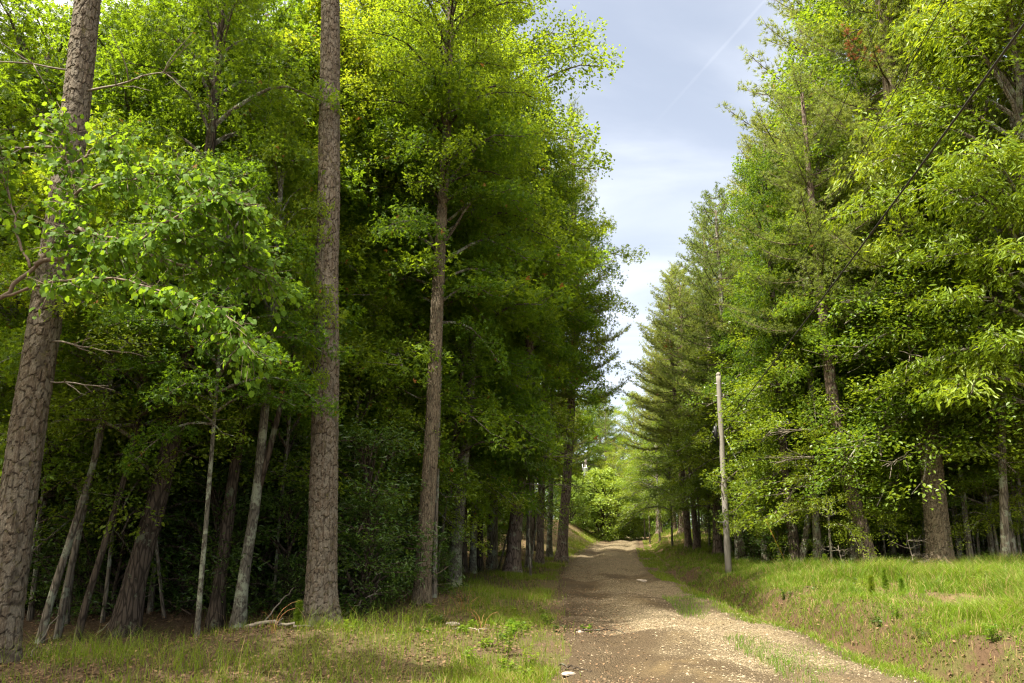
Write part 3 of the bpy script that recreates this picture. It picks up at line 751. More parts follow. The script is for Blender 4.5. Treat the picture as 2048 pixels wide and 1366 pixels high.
# left: leafy maples and broadleaf trees forming the green wall
LW = [  # (u, Y, kind, scale)
    (985, 21.5, 'tall', 1.0, 'tall leafy tree whose ragged crown edge meets the sky at the top of the picture', 'broadleaf tree'),
    (925, 18.6, 'tall2', .86, 'broad leafy crown above the brown ridged trunk', 'broadleaf tree'),
    (712, 20.5, 'tall', .95, 'tall leafy tree rising just right of the front pine to the top of the picture', 'broadleaf tree'),
    (955, 25.5, 'edge_maple', 1.15, 'maple in full leaf below the ragged skyline crown', 'maple'),
    (1065, 31, 'tall2', .95, 'leafy tree tucked behind the dark straight roadside pine', 'broadleaf tree'),
]
for (u, Yd, k, s, lab, cat) in LW:
    place(PT[k], gx(u, Yd), Yd, s, rg.random() * 6.28, lab, cat, 'leafy trees of the left wall')
for (u, Yd, k, s) in [(775, 14.8, 'edge_maple', 1.12), (810, 16.2, 'edge_maple2', 1.12), (905, 16.8, 'edge_maple', 1.12), (960, 20.5, 'edge_maple2', 1.1), (550, 15.0, 'edge_maple2', 1.2),
                      (445, 13.6, 'edge_maple', 1.1), (330, 12.2, 'edge_maple2', 1.12), (200, 11.6, 'edge_maple', 1.0), (90, 12.2, 'edge_maple2', 1.1), (-60, 11.0, 'edge_maple', 1.0),
                      (640, 16.0, 'edge_maple', 1.15), (410, 15.4, 'edge_maple', 1.15), (260, 15.2, 'edge_maple2', 1.2), (60, 16.2, 'edge_maple', 1.2), (540, 18.2, 'edge_maple', 1.2)]:
    place(PT[k], gx(u, Yd), Yd, s * rg.uniform(.93, 1.07), rg.random() * 6.28, 'slender maple in the left green wall, layered leaves above a bare lower stem', 'maple', 'maples along the left forest edge')
for (u, Yd, s) in [(110, 13.2, .72), (215, 12.8, .66), (320, 13.6, .7), (400, 14.2, .74), (500, 13.4, .66), (570, 14.4, .72), (705, 13.8, .66), (760, 14.6, .72), (900, 17.4, .8), (925, 22, .9), (660, 15.6, .76), (270, 16.2, .8), (450, 17.2, .85), (30, 14.2, .75), (830, 18.4, .82), (1040, 34, 1.0)]:
    place(PT['edge_maple2' if int(u) % 20 else 'edge_maple'], gx(u, Yd), Yd, s * rg.uniform(.94, 1.06), rg.random() * 6.28, 'low young maple filling the gaps between the left trunks with leaves', 'maple', 'young maples between the left trunks')
# trees of the forest interior, left
pts = []
def spread(n, fx, fy, dmin, cond=lambda x, y: True):
    out = []; tries = 0
    while len(out) < n and tries < n * 60:
        tries += 1
        x, y = rg.uniform(*fx), rg.uniform(*fy)
        if not cond(x, y): continue
        if all((x - a) ** 2 + (y - b) ** 2 > dmin ** 2 for a, b in pts): pts.append((x, y)); out.append((x, y))
    return out
def inview(x, y, m=3.0): return abs(x) < y * .80 + m
for (x, y) in spread(32, (-42, 0), (17, 62), 3.1, lambda x, y: inview(x, y) and x < road_x(y) - 5.0 - (y > 26) * 1.0 - (42 < y < 64) * 7):
    k = ['tall', 'tall2', 'edge_maple', 'pine', 'tall', 'tall2'][rg.integers(6)]
    place(PT[k], x, y, rg.uniform(.85, 1.12) * (.8 if y < 22 else 1), rg.random() * 6.28, 'tree of the left forest interior, mostly hidden in green shade', {'pine': 'pine', 'edge_maple': 'maple'}.get(k, 'broadleaf tree'), 'trees inside the left forest')
for (x, y, k, s) in [(-9.4, 4.4, 'edge_maple', 1.1), (-7.5, -2.5, 'tall2', .9), (-13.5, 8.5, 'tall2', 1.)]:  # off-frame trees, added to cast shade on the left foreground
    place(PT[k], x, y, s, rg.random() * 6.28, 'forest tree outside the left edge of the picture, added to shade the foreground', 'broadleaf tree', 'trees beside the viewpoint')
for (x, y) in spread(16, (-4, 8), (33, 76), 2.6, lambda x, y: -13 < x - road_x(y) < -6.6 and not (42 < y < 64 and x - road_x(y) > -11.5)):
    k = ['pine', 'tall2', 'edge_maple', 'pine'][rg.integers(4)]
    place(PT[k], x, y, rg.uniform(.78, .95), rg.random() * 6.28, 'distant roadside tree up the left bank', 'tree', 'trees along the left bank')
# right forest
for (x, y) in spread(30, (8, 46), (19, 64), 2.7, lambda x, y: inview(x, y) and x > road_x(y) + 7.2 - (y > 26) * 1.5):
    k = ['pine', 'pine2', 'tall', 'pine', 'tall2', 'edge_maple'][rg.integers(6)]
    place(PT[k], x, y, rg.uniform(.8, 1.0), rg.random() * 6.28, 'tree of the right forest standing behind the sunlit front trees', {'pine': 'pine', 'pine2': 'pine', 'edge_maple': 'maple'}.get(k, 'broadleaf tree'), 'trees inside the right forest')
for (x, y) in spread(14, (8, 22), (32, 72), 2.6, lambda x, y: 4.2 < x - road_x(y) < 9.0):
    k = ['pine', 'pine2', 'pine', 'edge_maple2'][rg.integers(4)]
    place(PT[k], x, y, rg.uniform(.9, 1.) * min(.9, (.36 * y + 1) / 21.), rg.random() * 6.28, 'distant roadside tree along the right straw bank', 'tree', 'trees along the right bank')
# sunlit understory, right edge
for (u, Yd, k, s) in [(1505, 24.5, 'dog', 1.05), (1432, 27, 'dog2', 1.1), (1580, 22.6, 'dog2', .9), (1655, 19.6, 'dog', .9), (1690, 18.3, 'dog2', 1.15), (1770, 18.8, 'dog', 1.1), (1835, 16.8, 'dog', .95),
                      (1925, 16.4, 'dog', 1.05), (1990, 16.0, 'dog', 1.15), (2060, 15.6, 'dog', 1.1), (1880, 18.6, 'dog', 1.3), (1975, 18.8, 'dog', 1.3), (1730, 20.6, 'dog', 1.3), (1640, 21.0, 'dog', 1.35), (1555, 23.5, 'dog', 1.35), (2080, 18.6, 'dog', 1.4),
                      (1710, 17.6, 'dog', 1.25), (1648, 20.8, 'dog', 1.05), (1860, 16.6, 'dog', 1.4), (1790, 17.4, 'dog2', 1.5), (1945, 15.9, 'dog2', 1.5), (2030, 15.2, 'dog', 1.45), (1650, 17.9, 'dog2', 1.3), (1550, 24.2, 'dog', 1.0), (1462, 26.2, 'dog', 1.15), (1905, 17.4, 'dog', 1.5),
                      (1345, 33, 'dog2', 1.1), (1400, 32, 'dog', 1.1), (1320, 40, 'dog2', 1.2), (1300, 47, 'dog', 1.0), (1420, 29, 'dog2', 1.0), (1290, 56, 'dog2', 1.1)]:
    place(PT[k], gx(u, Yd), Yd, s * rg.uniform(.93, 1.07), rg.random() * 6.28, 'low dogwood with level layers of glossy sunlit leaves at the right forest edge', 'dogwood', 'dogwoods along the right forest edge')
for (x, y) in spread(22, (6.5, 19), (17.6, 24), 1.0, lambda x, y: inview(x, y, 1) and x > road_x(y) + 5.2 and (abs(x - 6.3) > 3.4 or y > 22.8)):
    place(PT['dog2' if rg.random() < .6 else 'dog'], x, y, rg.uniform(.7, .95), rg.random() * 6.28, 'waist-high to head-high leafy dogwood shoot between the right trunks', 'dogwood', 'small dogwoods between the right trunks')
for (x, y) in spread(34, (6.5, 18), (17.4, 23.5), .8, lambda x, y: inview(x, y, 1) and x > road_x(y) + 5.0 and (abs(x - 6.3) > 1.8 or y > 21)):
    place(SHR['laurel'], x, y, rg.uniform(.5, 1.2), rg.random() * 6.28, 'leafy laurel low between the front trunks of the right forest', 'laurel', 'laurels between the right front trunks')
for (u, Yd) in [(1665, 16.6), (1700, 17.6), (1775, 17.0), (1842, 16.9), (1920, 16.2), (1955, 16.8), (1990, 15.9), (2020, 16.5), (2045, 15.6), (1905, 17.2), (1605, 18.6), (1560, 19.6)]:
    place(PT['dog2'], gx(u, Yd), Yd, rg.uniform(.55, .78), rg.random() * 6.28, 'small dogwood filling the gap between front trunks with low sunlit leaves', 'dogwood', 'low dogwoods along the right forest edge')
for i in range(34):
    Yd = rg.uniform(10.7, 16.5); u = rg.uniform(40, 960 if Yd > 13.5 else 800)
    if gx(u, Yd) > road_x(Yd) - 3.9: continue
    place(SHR['laurel'], gx(u, Yd), Yd, rg.uniform(.35, .8), rg.random() * 6.28, 'knee-high to waist-high laurel at the front of the left undergrowth', 'laurel', 'low laurels at the front of the left forest')
# shade understory, left
for (u, Yd, k, s) in [(60, 10.8, 'dog2', .9), (170, 11.2, 'dog2', 1.0), (300, 11.0, 'dog2', .9), (520, 12.6, 'dog2', .95), (700, 13.8, 'dog', .9), (770, 15.8, 'dog2', 1.), (880, 19, 'dog', 1.0), (640, 14.5, 'dog', 1.0), (420, 13.5, 'dog', 1.0), (130, 10.2, 'dog', .9), (230, 12.4, 'dog', 1.1), (345, 13.0, 'dog', 1.1), (475, 14.6, 'dog', 1.2), (575, 13.6, 'dog', 1.1), (725, 15.0, 'dog2', 1.2), (830, 17.2, 'dog', 1.1), (930, 20.5, 'dog', 1.1), (15, 11.5, 'dog', 1.1), (870, 16.8, 'dog2', 1.0)]:
    place(PT[k], gx(u, Yd), Yd, s, rg.random() * 6.28, 'small dogwood in the shade of the left forest edge', 'dogwood', 'dogwoods in the left shade')
# bare-stemmed saplings at the right border
for (u, u1, Yd) in [(1962, 1944, 16.2), (1985, 1978, 16.6), (2003, 1984, 15.9), (2014, 2010, 16.9), (2026, 2030, 16.3), (2040, 2034, 17.3), (1972, 1990, 17.5), (1948, 1935, 17.8), (1850, 1846, 19)]:
    place(PT['sap'], gx(u, Yd), Yd, rg.uniform(1.15, 1.5), rg.random() * 6.28, 'thin upright sapling stem in the cluster right of the flared trunk', 'sapling', 'saplings right of the flared trunk', tilt=(0, (u1 - u) / 400.))
for (u, Yd) in [(330, 10.6), (545, 11.4), (690, 12.2), (735, 13.4), (790, 14.4), (870, 15.0), (905, 17.6), (995, 20.6), (30, 9.6), (205, 10.2), (1060, 22.5)]:
    place(PT['sap'], gx(u, Yd), Yd, rg.uniform(.8, 1.25), rg.random() * 6.28, 'spindly sapling in the dim undergrowth of the left forest', 'sapling', 'saplings in the left undergrowth', tilt=(rg.normal(0, .1), rg.normal(0, .12)))

for i, (u, Yd, s, lab) in enumerate([(1165, 55, 1.25, 'leftmost of the big rhododendrons at the head of the track, under the far pole'), (1208, 56, 2.1, 'largest bright rounded rhododendron at the head of the track'),
                       (1243, 58.5, 1.9, 'rightmost of the big rhododendrons, drooping over the crest'), (1140, 52, 1.3, 'rhododendron on the bank partly behind the dark roadside pine'),
                       (1185, 61, 1.7, 'rhododendron behind the front three, below the transformer')]):
    place(SHR['rhodo'], gx(u, Yd), Yd, s, i * 1.7, lab, 'rhododendron', 'rhododendrons at the head of the track')
for (x, y) in spread(95, (-18, 1.5), (10.9, 20), .8, lambda x, y: inview(x, y, .5) and x < road_x(y) - 4.4 - .08 * (y - 10)) + spread(110, (-34, 6), (20, 58), 1.1, lambda x, y: inview(x, y, 1) and x < road_x(y) - 4.6 - .10 * (y - 10)):
    place(SHR['laurel'], x, y, rg.uniform(.6, 1.25) + .028 * (y - 11), rg.random() * 6.28, 'dark evergreen laurel in the undergrowth of the left forest', 'laurel', 'laurels in the left undergrowth')
for (x, y) in spread(52, (8, 34), (19, 46), 1.2, lambda x, y: inview(x, y, 1) and x > road_x(y) + 6.5):
    place(SHR['laurel'], x, y, rg.uniform(.8, 1.8), rg.random() * 6.28, 'dark evergreen laurel behind the trunks of the right forest', 'laurel', 'laurels in the right undergrowth')
for (x, y) in spread(22, (-8, 6), (29, 50), 1.0, lambda x, y: -9 < x - road_x(y) < -4.0):
    place(SHR['rhodo' if rg.random() < .4 else 'laurel'], x, y, rg.uniform(.5, 1.1), rg.random() * 6.28, 'shrub growing on the left bank among the roadside trunks', 'shrub', 'shrubs on the left bank')
for (x, y) in spread(16, (7, 16), (25, 50), 1.0, lambda x, y: 4.6 < x - road_x(y) < 8.0):
    place(SHR['rhodo' if rg.random() < .5 else 'laurel'], x, y, rg.uniform(.5, 1.1), rg.random() * 6.28, 'shrub among the pines above the right straw bank', 'shrub', 'shrubs above the right bank')
# trees closing the far end of the track
for i, (u, Yd, k, s, lab, cat) in enumerate([(1180, 82, 'tall2', .92, 'far rounded leafy tree at the end of the track, left of the far pine', 'broadleaf tree'), (1216, 76, 'pine', .78, 'far pine standing over the end of the track', 'pine'),
                             (1150, 74, 'edge_maple', 1.15, 'bright far maple just above the transformer pole', 'maple'), (1250, 84, 'edge_maple', 1.1, 'far maple right of the far pine', 'maple'),
                             (1275, 76, 'tall', .74, 'far leafy tree where the right wall meets the track', 'broadleaf tree'), (1205, 92, 'tall', .9, 'farthest leafy crown filling the gap behind the far pine', 'broadleaf tree'),
                             (1230, 68, 'dog', 1.2, 'small light green tree beside the crest of the track', 'dogwood'), (1262, 70, 'dog', 1.1, 'low light green tree on the crest, right of the rhododendrons', 'dogwood'), (1300, 70, 'edge_maple2', 1., 'far maple above the right end of the crest', 'maple')]):
    place(PT[k], gx(u, Yd), Yd, s, i * 2.1, lab, cat, 'trees at the end of the track')

for i, (u, Yd, s) in enumerate([(1232, 70, 1.7), (1248, 72, 1.9), (1266, 71, 1.6), (1284, 72, 1.9), (1300, 69, 1.6), (1320, 68, 1.6), (1255, 76, 2.2), (1290, 78, 2.2), (1218, 75, 2.0)]):
    place(SHR['rhodo' if i % 2 else 'laurel'], gx(u, Yd), Yd, s, i * 1.1, 'low shrub beyond the crest where the track disappears', 'shrub', 'shrubs beyond the crest')
# far wood that reads as one mass
def far_wood():
    rng = np.random.default_rng(3); mb = MB()
    segs = [((-36, 8), (-36, 66)), ((-36, 66), (-8, 104)), ((-8, 104), (44, 112)), ((44, 112), (54, 70)), ((54, 70), (44, 14))]
    C = []
    for (a, b) in segs:
        a = np.array(a, float); b = np.array(b, float); ln = np.linalg.norm(b - a); k = int(ln * 2.2)
        t = rng.random(k); p = a + (b - a) * t[:, None] + rng.normal(0, 2.2, (k, 2))
        hh = 9.0 + 4 * fbm(p[:, 0] * .12, p[:, 1] * .12, 2)
        for q in range(9): C.append(np.stack([p[:, 0], p[:, 1], hh * ((q + rng.random(k)) / 9) ** 1.5 - .6], -1))
    C = np.concatenate(C); n = len(C); per = 44
    b = np.repeat(np.arange(n), per)
    pos = C[b] + rng.normal(0, .75, (n * per, 3)) * np.array([1, 1, .55])
    leaves(mb, pos, rng.normal(0, 1, (n * per, 3)) - [0, 0, .4], np.array([0, 0, 1.]) + rng.normal(0, .6, (n * per, 3)), rng.uniform(.26, .46, n * per), 'diamond', 0, rng)
    tag(link('far_wood', mb.mesh('far_wood', [M['broad']], False)), 'distant green wood closing the view behind the trees', 'wood', None, 'stuff')
far_wood()

# ------------------------------------------------------------------ the heart-leaved tree at the left
def redbud():
    rng = np.random.default_rng(41)
    base = np.array([-5.9, 6.3, tz(-5.9, 6.3)])
    o = empty('redbud_tree', base); tag(o, 'redbud spreading big heart-shaped translucent leaves in front of the leaning pine', 'redbud')
    Yd = 6.2
    def path(L, dy=0): return np.array([at(u, v, Yd + dy + d) for (u, v, d) in L])
    def smooth(P, k=5):
        q = np.linspace(0, len(P) - 1, (len(P) - 1) * k + 1); return np.stack([np.interp(q, np.arange(len(P)), P[:, i]) for i in range(3)], -1)
    mb = MB()
    tr = np.stack([np.linspace(base[0], at(-60, 640, Yd)[0], 8), np.linspace(base[1], Yd, 8), np.linspace(base[2] - .2, at(-60, 640, Yd)[2], 8)], -1)
    V, fs = tube(tr, np.linspace(.055, .035, 8), 10); mb.add(V - base, fs); link('trunk', mb.mesh('trunk', [M['bark_dark']], True), o)
    limbs = [[(-60, 640, 0), (0, 595, 0), (70, 530, 0), (140, 457, 0), (150, 390, .1), (130, 300, .2), (125, 225, .3)],
             [(140, 457, 0), (200, 470, -.1), (265, 485, -.2), (345, 440, -.3), (430, 395, -.4), (485, 410, -.4)],
             [(70, 530, 0), (170, 500, .1), (270, 505, .2), (390, 540, .2), (480, 530, .1), (545, 555, 0)],
             [(150, 390, 0), (230, 360, -.1), (330, 345, -.2), (420, 350, -.2), (470, 400, -.2)],
             [(0, 595, 0), (110, 560, -.2), (230, 555, -.3), (360, 590, -.4), (450, 630, -.4), (500, 700, -.4)],
             [(60, 535, 0), (30, 450, .1), (10, 350, .2), (-20, 260, .2)],
             [(150, 330, .1), (200, 285, .1), (250, 300, .0)],
             [(265, 485, -.2), (350, 480, -.1), (430, 480, 0), (500, 490, 0)]]
    lm = MB(); nodes = []
    for i, L in enumerate(limbs):
        P = smooth(path(L)); P[1:-1] += rng.normal(0, .012, P[1:-1].shape)
        V, fs = tube(P, np.linspace(.024 if i < 3 else .014, .004, len(P)), 7); lm.add(V - base, fs)
        d = np.gradient(P, axis=0)
        for a in range(4 if i else 12, len(P)): nodes.append((P[a], d[a], i))
    lf = MB(); P0 = []; P1 = []; pos = []; tip = []; nr = []
    for (p, d, i) in nodes:
        d = d / np.linalg.norm(d)
        for k in range(7):
            dd = norm(d * rng.uniform(.3, 1) + rng.normal(0, .55, 3) * np.array([1, 1.1, .75]))
            ln = rng.uniform(.14, .36); q = p + dd * ln + np.array([0, 0, -.05])
            P0.append(p); P1.append(q)
            m = rng.integers(6, 10)
            for j in range(m):
                t = (j + 1) / m; c = p + (q - p) * t + rng.normal(0, .018, 3)
                sd = np.cross(dd, [0, 0, 1.]) * (1 if j % 2 else -1)
                tv = dd * .35 + sd * rng.uniform(.3, .8) + np.array([0, 0, -rng.uniform(.35, 1.3)]) + rng.normal(0, .2, 3)
                nv = np.array([0, -.35, 1.]) + rng.normal(0, .75, 3)
                pos.append(c + norm(tv) * .03); tip.append(tv); nr.append(nv)
    V, fs = prisms(np.array(P0), np.array(P1), .004, .002); lm.add(V - base, fs)
    link('limbs', lm.mesh('limbs', [M['twig']], True), o)
    leaves(lf, np.array(pos) - base, np.array(tip), np.array(nr), rng.uniform(.03, .074, len(pos)), 'heart', 0, rng)
    link('leaves', lf.mesh('leaves', [M['redbud']], True), o)
redbud()

# hanging clump of large leaves in front of the dark roadside pine
def clump():
    Yd = 18.2; c = at(1045, 860, Yd); b = ground_at(1062, 18.6)
    o = empty('buckeye_tree', b); tag(o, 'young tree with a rounded clump of big light green leaves beside the left verge', 'young tree')
    P = np.array([[0, 0, -.2], [-.05, 0, 1.2], [-.02, -.1, 2.4], [c[0] - b[0], c[1] - b[1], c[2] - b[2] + .4]])
    q = np.linspace(0, 3, 16); P = np.stack([np.interp(q, range(4), P[:, k]) for k in range(3)], -1)
    V, fs = tube(P, np.linspace(.035, .012, 16), 7); mb = MB(); mb.add(V, fs); link('trunk', mb.mesh('trunk', [M['bark_grey']], True), o)
    me = deciduous('crown', 51, 2.1, .95, 24, 42, .15, 'narrow', 'dogwood', 'twig', 'round', (-5, 60), droop=1.0, tilt=.5, sub=.3)
    cr = link('crown', me, o); cr.location = (c[0] - b[0], c[1] - b[1], c[2] - b[2] - 1.15)
clump()

# ------------------------------------------------------------------ utility pole, wires, guy
def wood_pole_mat():
    m, nt, out = newmat('weathered_pole'); n = N(nt); tc = n('TexCoord')
    mp = n('Mapping', {'Vector': tc.outputs['Object'], 'Scale': (34, 34, 1.1)})
    no = n('TexNoise', {'Vector': mp.outputs[0], 'Scale': 1.6, 'Detail': 6., 'Roughness': .7})
    n2 = n('TexNoise', {'Vector': tc.outputs['Object'], 'Scale': 2.2, 'Detail': 4.})
    base = n.mix(no.outputs[0], (.125, .115, .10), (.27, .255, .23))
    base = n.mix(n.step(no.outputs[0], .42, .34), base, (.07, .055, .04))
    base = n.mix(n.math('MULTIPLY', n2.outputs[0], .4), base, (.20, .17, .13))
    bp = n('Bump', {'Strength': .6, 'Distance': .01, 'Height': no.outputs[0]})
    p = n('BsdfPrincipled', {'Base Color': base, 'Roughness': .85, 'Specular IOR Level': .2, 'Normal': bp.outputs[0]})
    nt.links.new(p.outputs[0], out.inputs[0]); return m
M['pole'] = wood_pole_mat()
M['black'] = plain_mat('black_rubber', (.012, .012, .014), .45, (.02, .02, .022))
M['wire'] = plain_mat('cable_sheath', (.018, .017, .016), .5, (.03, .028, .025))
M['steel'] = plain_mat('galvanised_steel', (.34, .34, .33), .45, (.24, .24, .24), 40, .6)
M['yellow'] = plain_mat('yellow_plastic', (.55, .33, .03), .5, (.42, .24, .03))
M['tank'] = plain_mat('grey_painted_tank', (.50, .55, .60), .5, (.42, .47, .52), 8)
M['porcelain'] = plain_mat('porcelain', (.5, .5, .5), .3)
PY = 19.3
pb = ground_at(1457, PY); pt = at(1436.5, 750, PY)
def pole_at(z): return pb + (pt - pb) * ((z - pb[2]) / (pt[2] - pb[2]))
po = empty('utility_pole', pb); tag(po, 'weathered wooden utility pole standing on the grass terrace right of the track', 'utility pole')
t = np.linspace(0, 1, 30); P = np.outer(t, pt - pb); P[0, 2] -= .4
mb = MB(); V, fs = tube(P, .090 - .022 * t, 18)
V[:-2] += (np.random.default_rng(2).normal(0, .0016, (len(V) - 2, 3)))
mb.add(V, fs); link('post', mb.mesh('post', [M['pole']], True), po)
mb = MB()   # chipped, slanting top of the post
tp = pt - pb
V, fs = tube(np.array([tp - [0, 0, .02], tp + [0, 0, .03], tp + [.01, 0, .075]]), [.072, .066, .03], 12); mb.add(V, fs); link('post_top', mb.mesh('post_top', [M['pole']], True), po)
cpos = at(1435, 862, PY) - pb
mb = MB()
cx = np.array([cpos[0] - .075, cpos[1] - .05, cpos[2]])
V, fs = tube(np.array([cx + [0, 0, -.20], cx + [0, 0, -.18], cx + [0, 0, -.02], cx + [-.01, 0, .1], cx + [0, 0, .13]]), [.03, .055, .06, .05, .02], 12); mb.add(V, fs)
V, fs = tube(np.array([cx + [-.09, 0, -.04], cx + [-.02, 0, -.04]]), .042, 10); mb.add(V, fs)
V, fs = tube(np.array([cx + [.03, 0, .22], cx + [.03, 0, -.42]]), .012, 6); mb.add(V, fs)
link('splice_case', mb.mesh('splice_case', [M['black']], True), po)
for dz in (4.95, 5.3):
    c = pole_at(pb[2] + dz) - pb; mb = MB()
    V, fs = tube(np.array([c + [-.13, -.02, 0], c + [.14, -.02, 0]]), .012, 6); mb.add(V, fs)
    V, fs = tube(np.array([c + [.10, -.02, 0], c + [.13, -.02, 0]]), .025, 6); mb.add(V, fs); link('bolt', mb.mesh('bolt', [M['steel']], True), po)
mb = MB(); c = at(1452, 1045, PY) - pb
V, fs = tube(np.array([c + [-.26, -.06, 0.02], c + [-.05, -.06, 0], c + [.06, -.05, 0]]), [.010, .012, .012], 6); mb.add(V, fs); link('step_peg', mb.mesh('step_peg', [M['steel']], True), po)
def wire(name, label, a, b, sag, r, n=60):
    a = np.array(a, float); b = np.array(b, float); t = np.linspace(-0.0, 1.75, n)
    P = a + np.outer(t, b - a); P[:, 2] += sag * ((t - .875) ** 2 - .875 ** 2)
    o = empty(name, a)
    mb = MB(); V, fs = tube(P - a, r, 6); mb.add(V, fs)
    me = mb.mesh(name, [M['wire']], True); bpy.data.objects.remove(o)
    o = link(name, me); o.location = a; tag(o, label, 'cable'); return o
def hit(u, v, z): d = ray(u, v); return np.array([0, 0, CAMZ]) + d * ((z - CAMZ) / d[2])
wa = at(1446, 850, PY - .1)
wire('overhead_cable', 'thick black overhead cable running from the utility pole up to the top right corner', wa, hit(2026, 8, 5.6), .35, .0115)
wb = at(1441, 795, PY - .1); wire('overhead_wire', 'thin middle wire between the thick cable and the pole top', wb, hit(1862, 0, 6.4), .3, .0055)
wc = at(1440, 765, PY - .1); wire('overhead_wire', 'thinnest wire, leaving the very top of the utility pole', wc, hit(1756, 0, 7.0), .3, .0042)
ga = ground_at(1584, 18.6); gtop = at(1443, 858, PY)
o = empty('guy_wire', ga); tag(o, 'slanting guy wire with a yellow guard, anchored beside the two-stemmed tree', 'guy wire')
mb = MB(); V, fs = tube(np.array([[0, 0, -.1], (gtop - ga) * .5, gtop - ga]), .005, 6); mb.add(V, fs); link('cable', mb.mesh('cable', [M['steel']], True), o)
mb = MB(); g = gtop - ga; V, fs = tube(np.array([g * .03, g * .2, g * .355]), .013, 8); mb.add(V, fs); link('guard', mb.mesh('guard', [M['yellow']], True), o)
# far pole with transformer
fb = ground_at(1171, 66); ft = at(1171, 918, 66)
o = empty('utility_pole', fb); tag(o, 'far utility pole with a grey transformer rising above the rhododendrons', 'utility pole')
t = np.linspace(0, 1, 10); P = np.outer(t, ft - fb); mb = MB(); V, fs = tube(P, .13 - .03 * t, 12); mb.add(V, fs); link('post', mb.mesh('post', [M['pole']], True), o)
c = at(1171, 944, 66) - fb + np.array([-.02, -.33, 0]); mb = MB()
V, fs = tube(np.array([c + [0, 0, -.40], c + [0, 0, -.37], c + [0, 0, .35], c + [0, 0, .38], c + [0, 0, .44]]), [.19, .22, .22, .24, .10], 16); mb.add(V, fs); tk = link('transformer', mb.mesh('transformer', [M['tank']], True), o)
mb = MB(); V, fs = tube(np.array([c + [.08, 0, .42], c + [.09, 0, .5], c + [.09, 0, .66]]), [.05, .035, .02], 8); mb.add(V, fs); link('bushing', mb.mesh('bushing', [M['porcelain']], True), tk)
mb = MB(); V, fs = tube(np.array([c + [-.27, .2, .1], c + [-.27, .2, .75]]), .035, 8); mb.add(V, fs); link('fuse_cutout', mb.mesh('fuse_cutout', [M['porcelain']], True), o)
mb = MB(); p0 = c + [.2, 0, .3]; t = np.linspace(0, 1, 12); P = p0 + np.stack([t * 9, t * -9, -2.0 * t + 1.2 * (t ** 2 - t)], -1); V, fs = tube(P, .008, 5); mb.add(V, fs); link('service_wire', mb.mesh('service_wire', [M['steel']], True), o)

# ------------------------------------------------------------------ grass, litter, stones
def blades(name, label, X, Y, h, w, seed, mats, tint=None, bend=.45, dry=.06):
    rng = np.random.default_rng(seed); n = len(X)
    Z = terrain(X, Y) - .012
    a = rng.random(n) * 6.283; b = rng.random(n) * 6.283
    wv = np.stack([np.cos(a), np.sin(a), a * 0], -1) * (w * .5)[:, None]
    bd = np.stack([np.cos(b), np.sin(b), b * 0], -1) * (h * rng.uniform(.05, bend * 1.6, n))[:, None]
    P = np.stack([X, Y, Z], -1); up = np.array([0, 0, 1.])
    mid = P + up * (h * .55)[:, None] + bd * .3; tip = P + up * (h * rng.uniform(.8, 1., n))[:, None] + bd
    V = np.stack([P - wv, P + wv, mid + wv * .75, mid - wv * .75, tip], 1).reshape(-1, 3)
    i = np.arange(n)[:, None] * 5
    mb = MB(); tt = np.clip(.55 * rng.random(n) + .9 * (fbm(X * 1.7, Y * 1.7, seed + 90) - .28), 0, 1)
    tt = np.where(rng.random(n) < dry * 2 * fbm(X * 1.1, Y * 1.1, seed + 95), 1.1, tt)
    h = h * rng.uniform(.55, 1.25, n)
    mb.add(V, [i + np.array([[0, 1, 2, 3]]), i + np.array([[3, 2, 4]])], 0, np.repeat(tt, 5))
    return tag(link(name, mb.mesh(name, [M[mats]], False)), label, 'grass', None, 'stuff')
def scatter(n, y0, y1, d0, d1, seed, powr=1.7):
    rng = np.random.default_rng(seed)
    y = y0 + (y1 - y0) * rng.random(n) ** powr; dx = rng.uniform(d0, d1, n)
    return road_x(y) + dx, y, dx, rng
# left verge: short soft grass
x, y, dx, rng = scatter(380000, 6.3, 62, -7.0, -1.15, 1, 2.1)
edge_in = -1.45 + (fbm(x * 1.1, y * .9, 61) - .5) * .9
outer = -3.6 - 1.0 * (fbm(y * .35, y * .1, 62) - .3) + .9 * sst(13, 30, y) - 2.6 * (1 - sst(8.2, 9.6, y))
den = (.12 + .88 * sst(.40, .56, fbm(x * .8, y * .8, 63))) * (.35 + .65 * sst(.38, .5, fbm(x * 2.3, y * 2.3, 66))) * sst(0, .35, edge_in - dx) * sst(0, .8, dx - outer)
bare = np.exp(-(((dx + 1.9) / .7) ** 2 + ((y - 9.6) / 1.1) ** 2)); den *= 1 - .6 * bare
den *= 1 - .90 * sst(2.3, 3.3, -dx + (fbm(x, y, 67) - .5)) * (1 - sst(9.5, 11, y))
k = rng.random(len(x)) < den * .95 + .015 * (dx < -1.3)
x, y = x[k], y[k]
h = (.05 + .13 * fbm(x * 1.3, y * 1.3, 64) + .05 * rng.random(len(x)))
blades('verge_grass', 'short soft green grass along the left verge of the track', x, y, h, .0040 + .00022 * y, 5, 'grass', dry=.12)
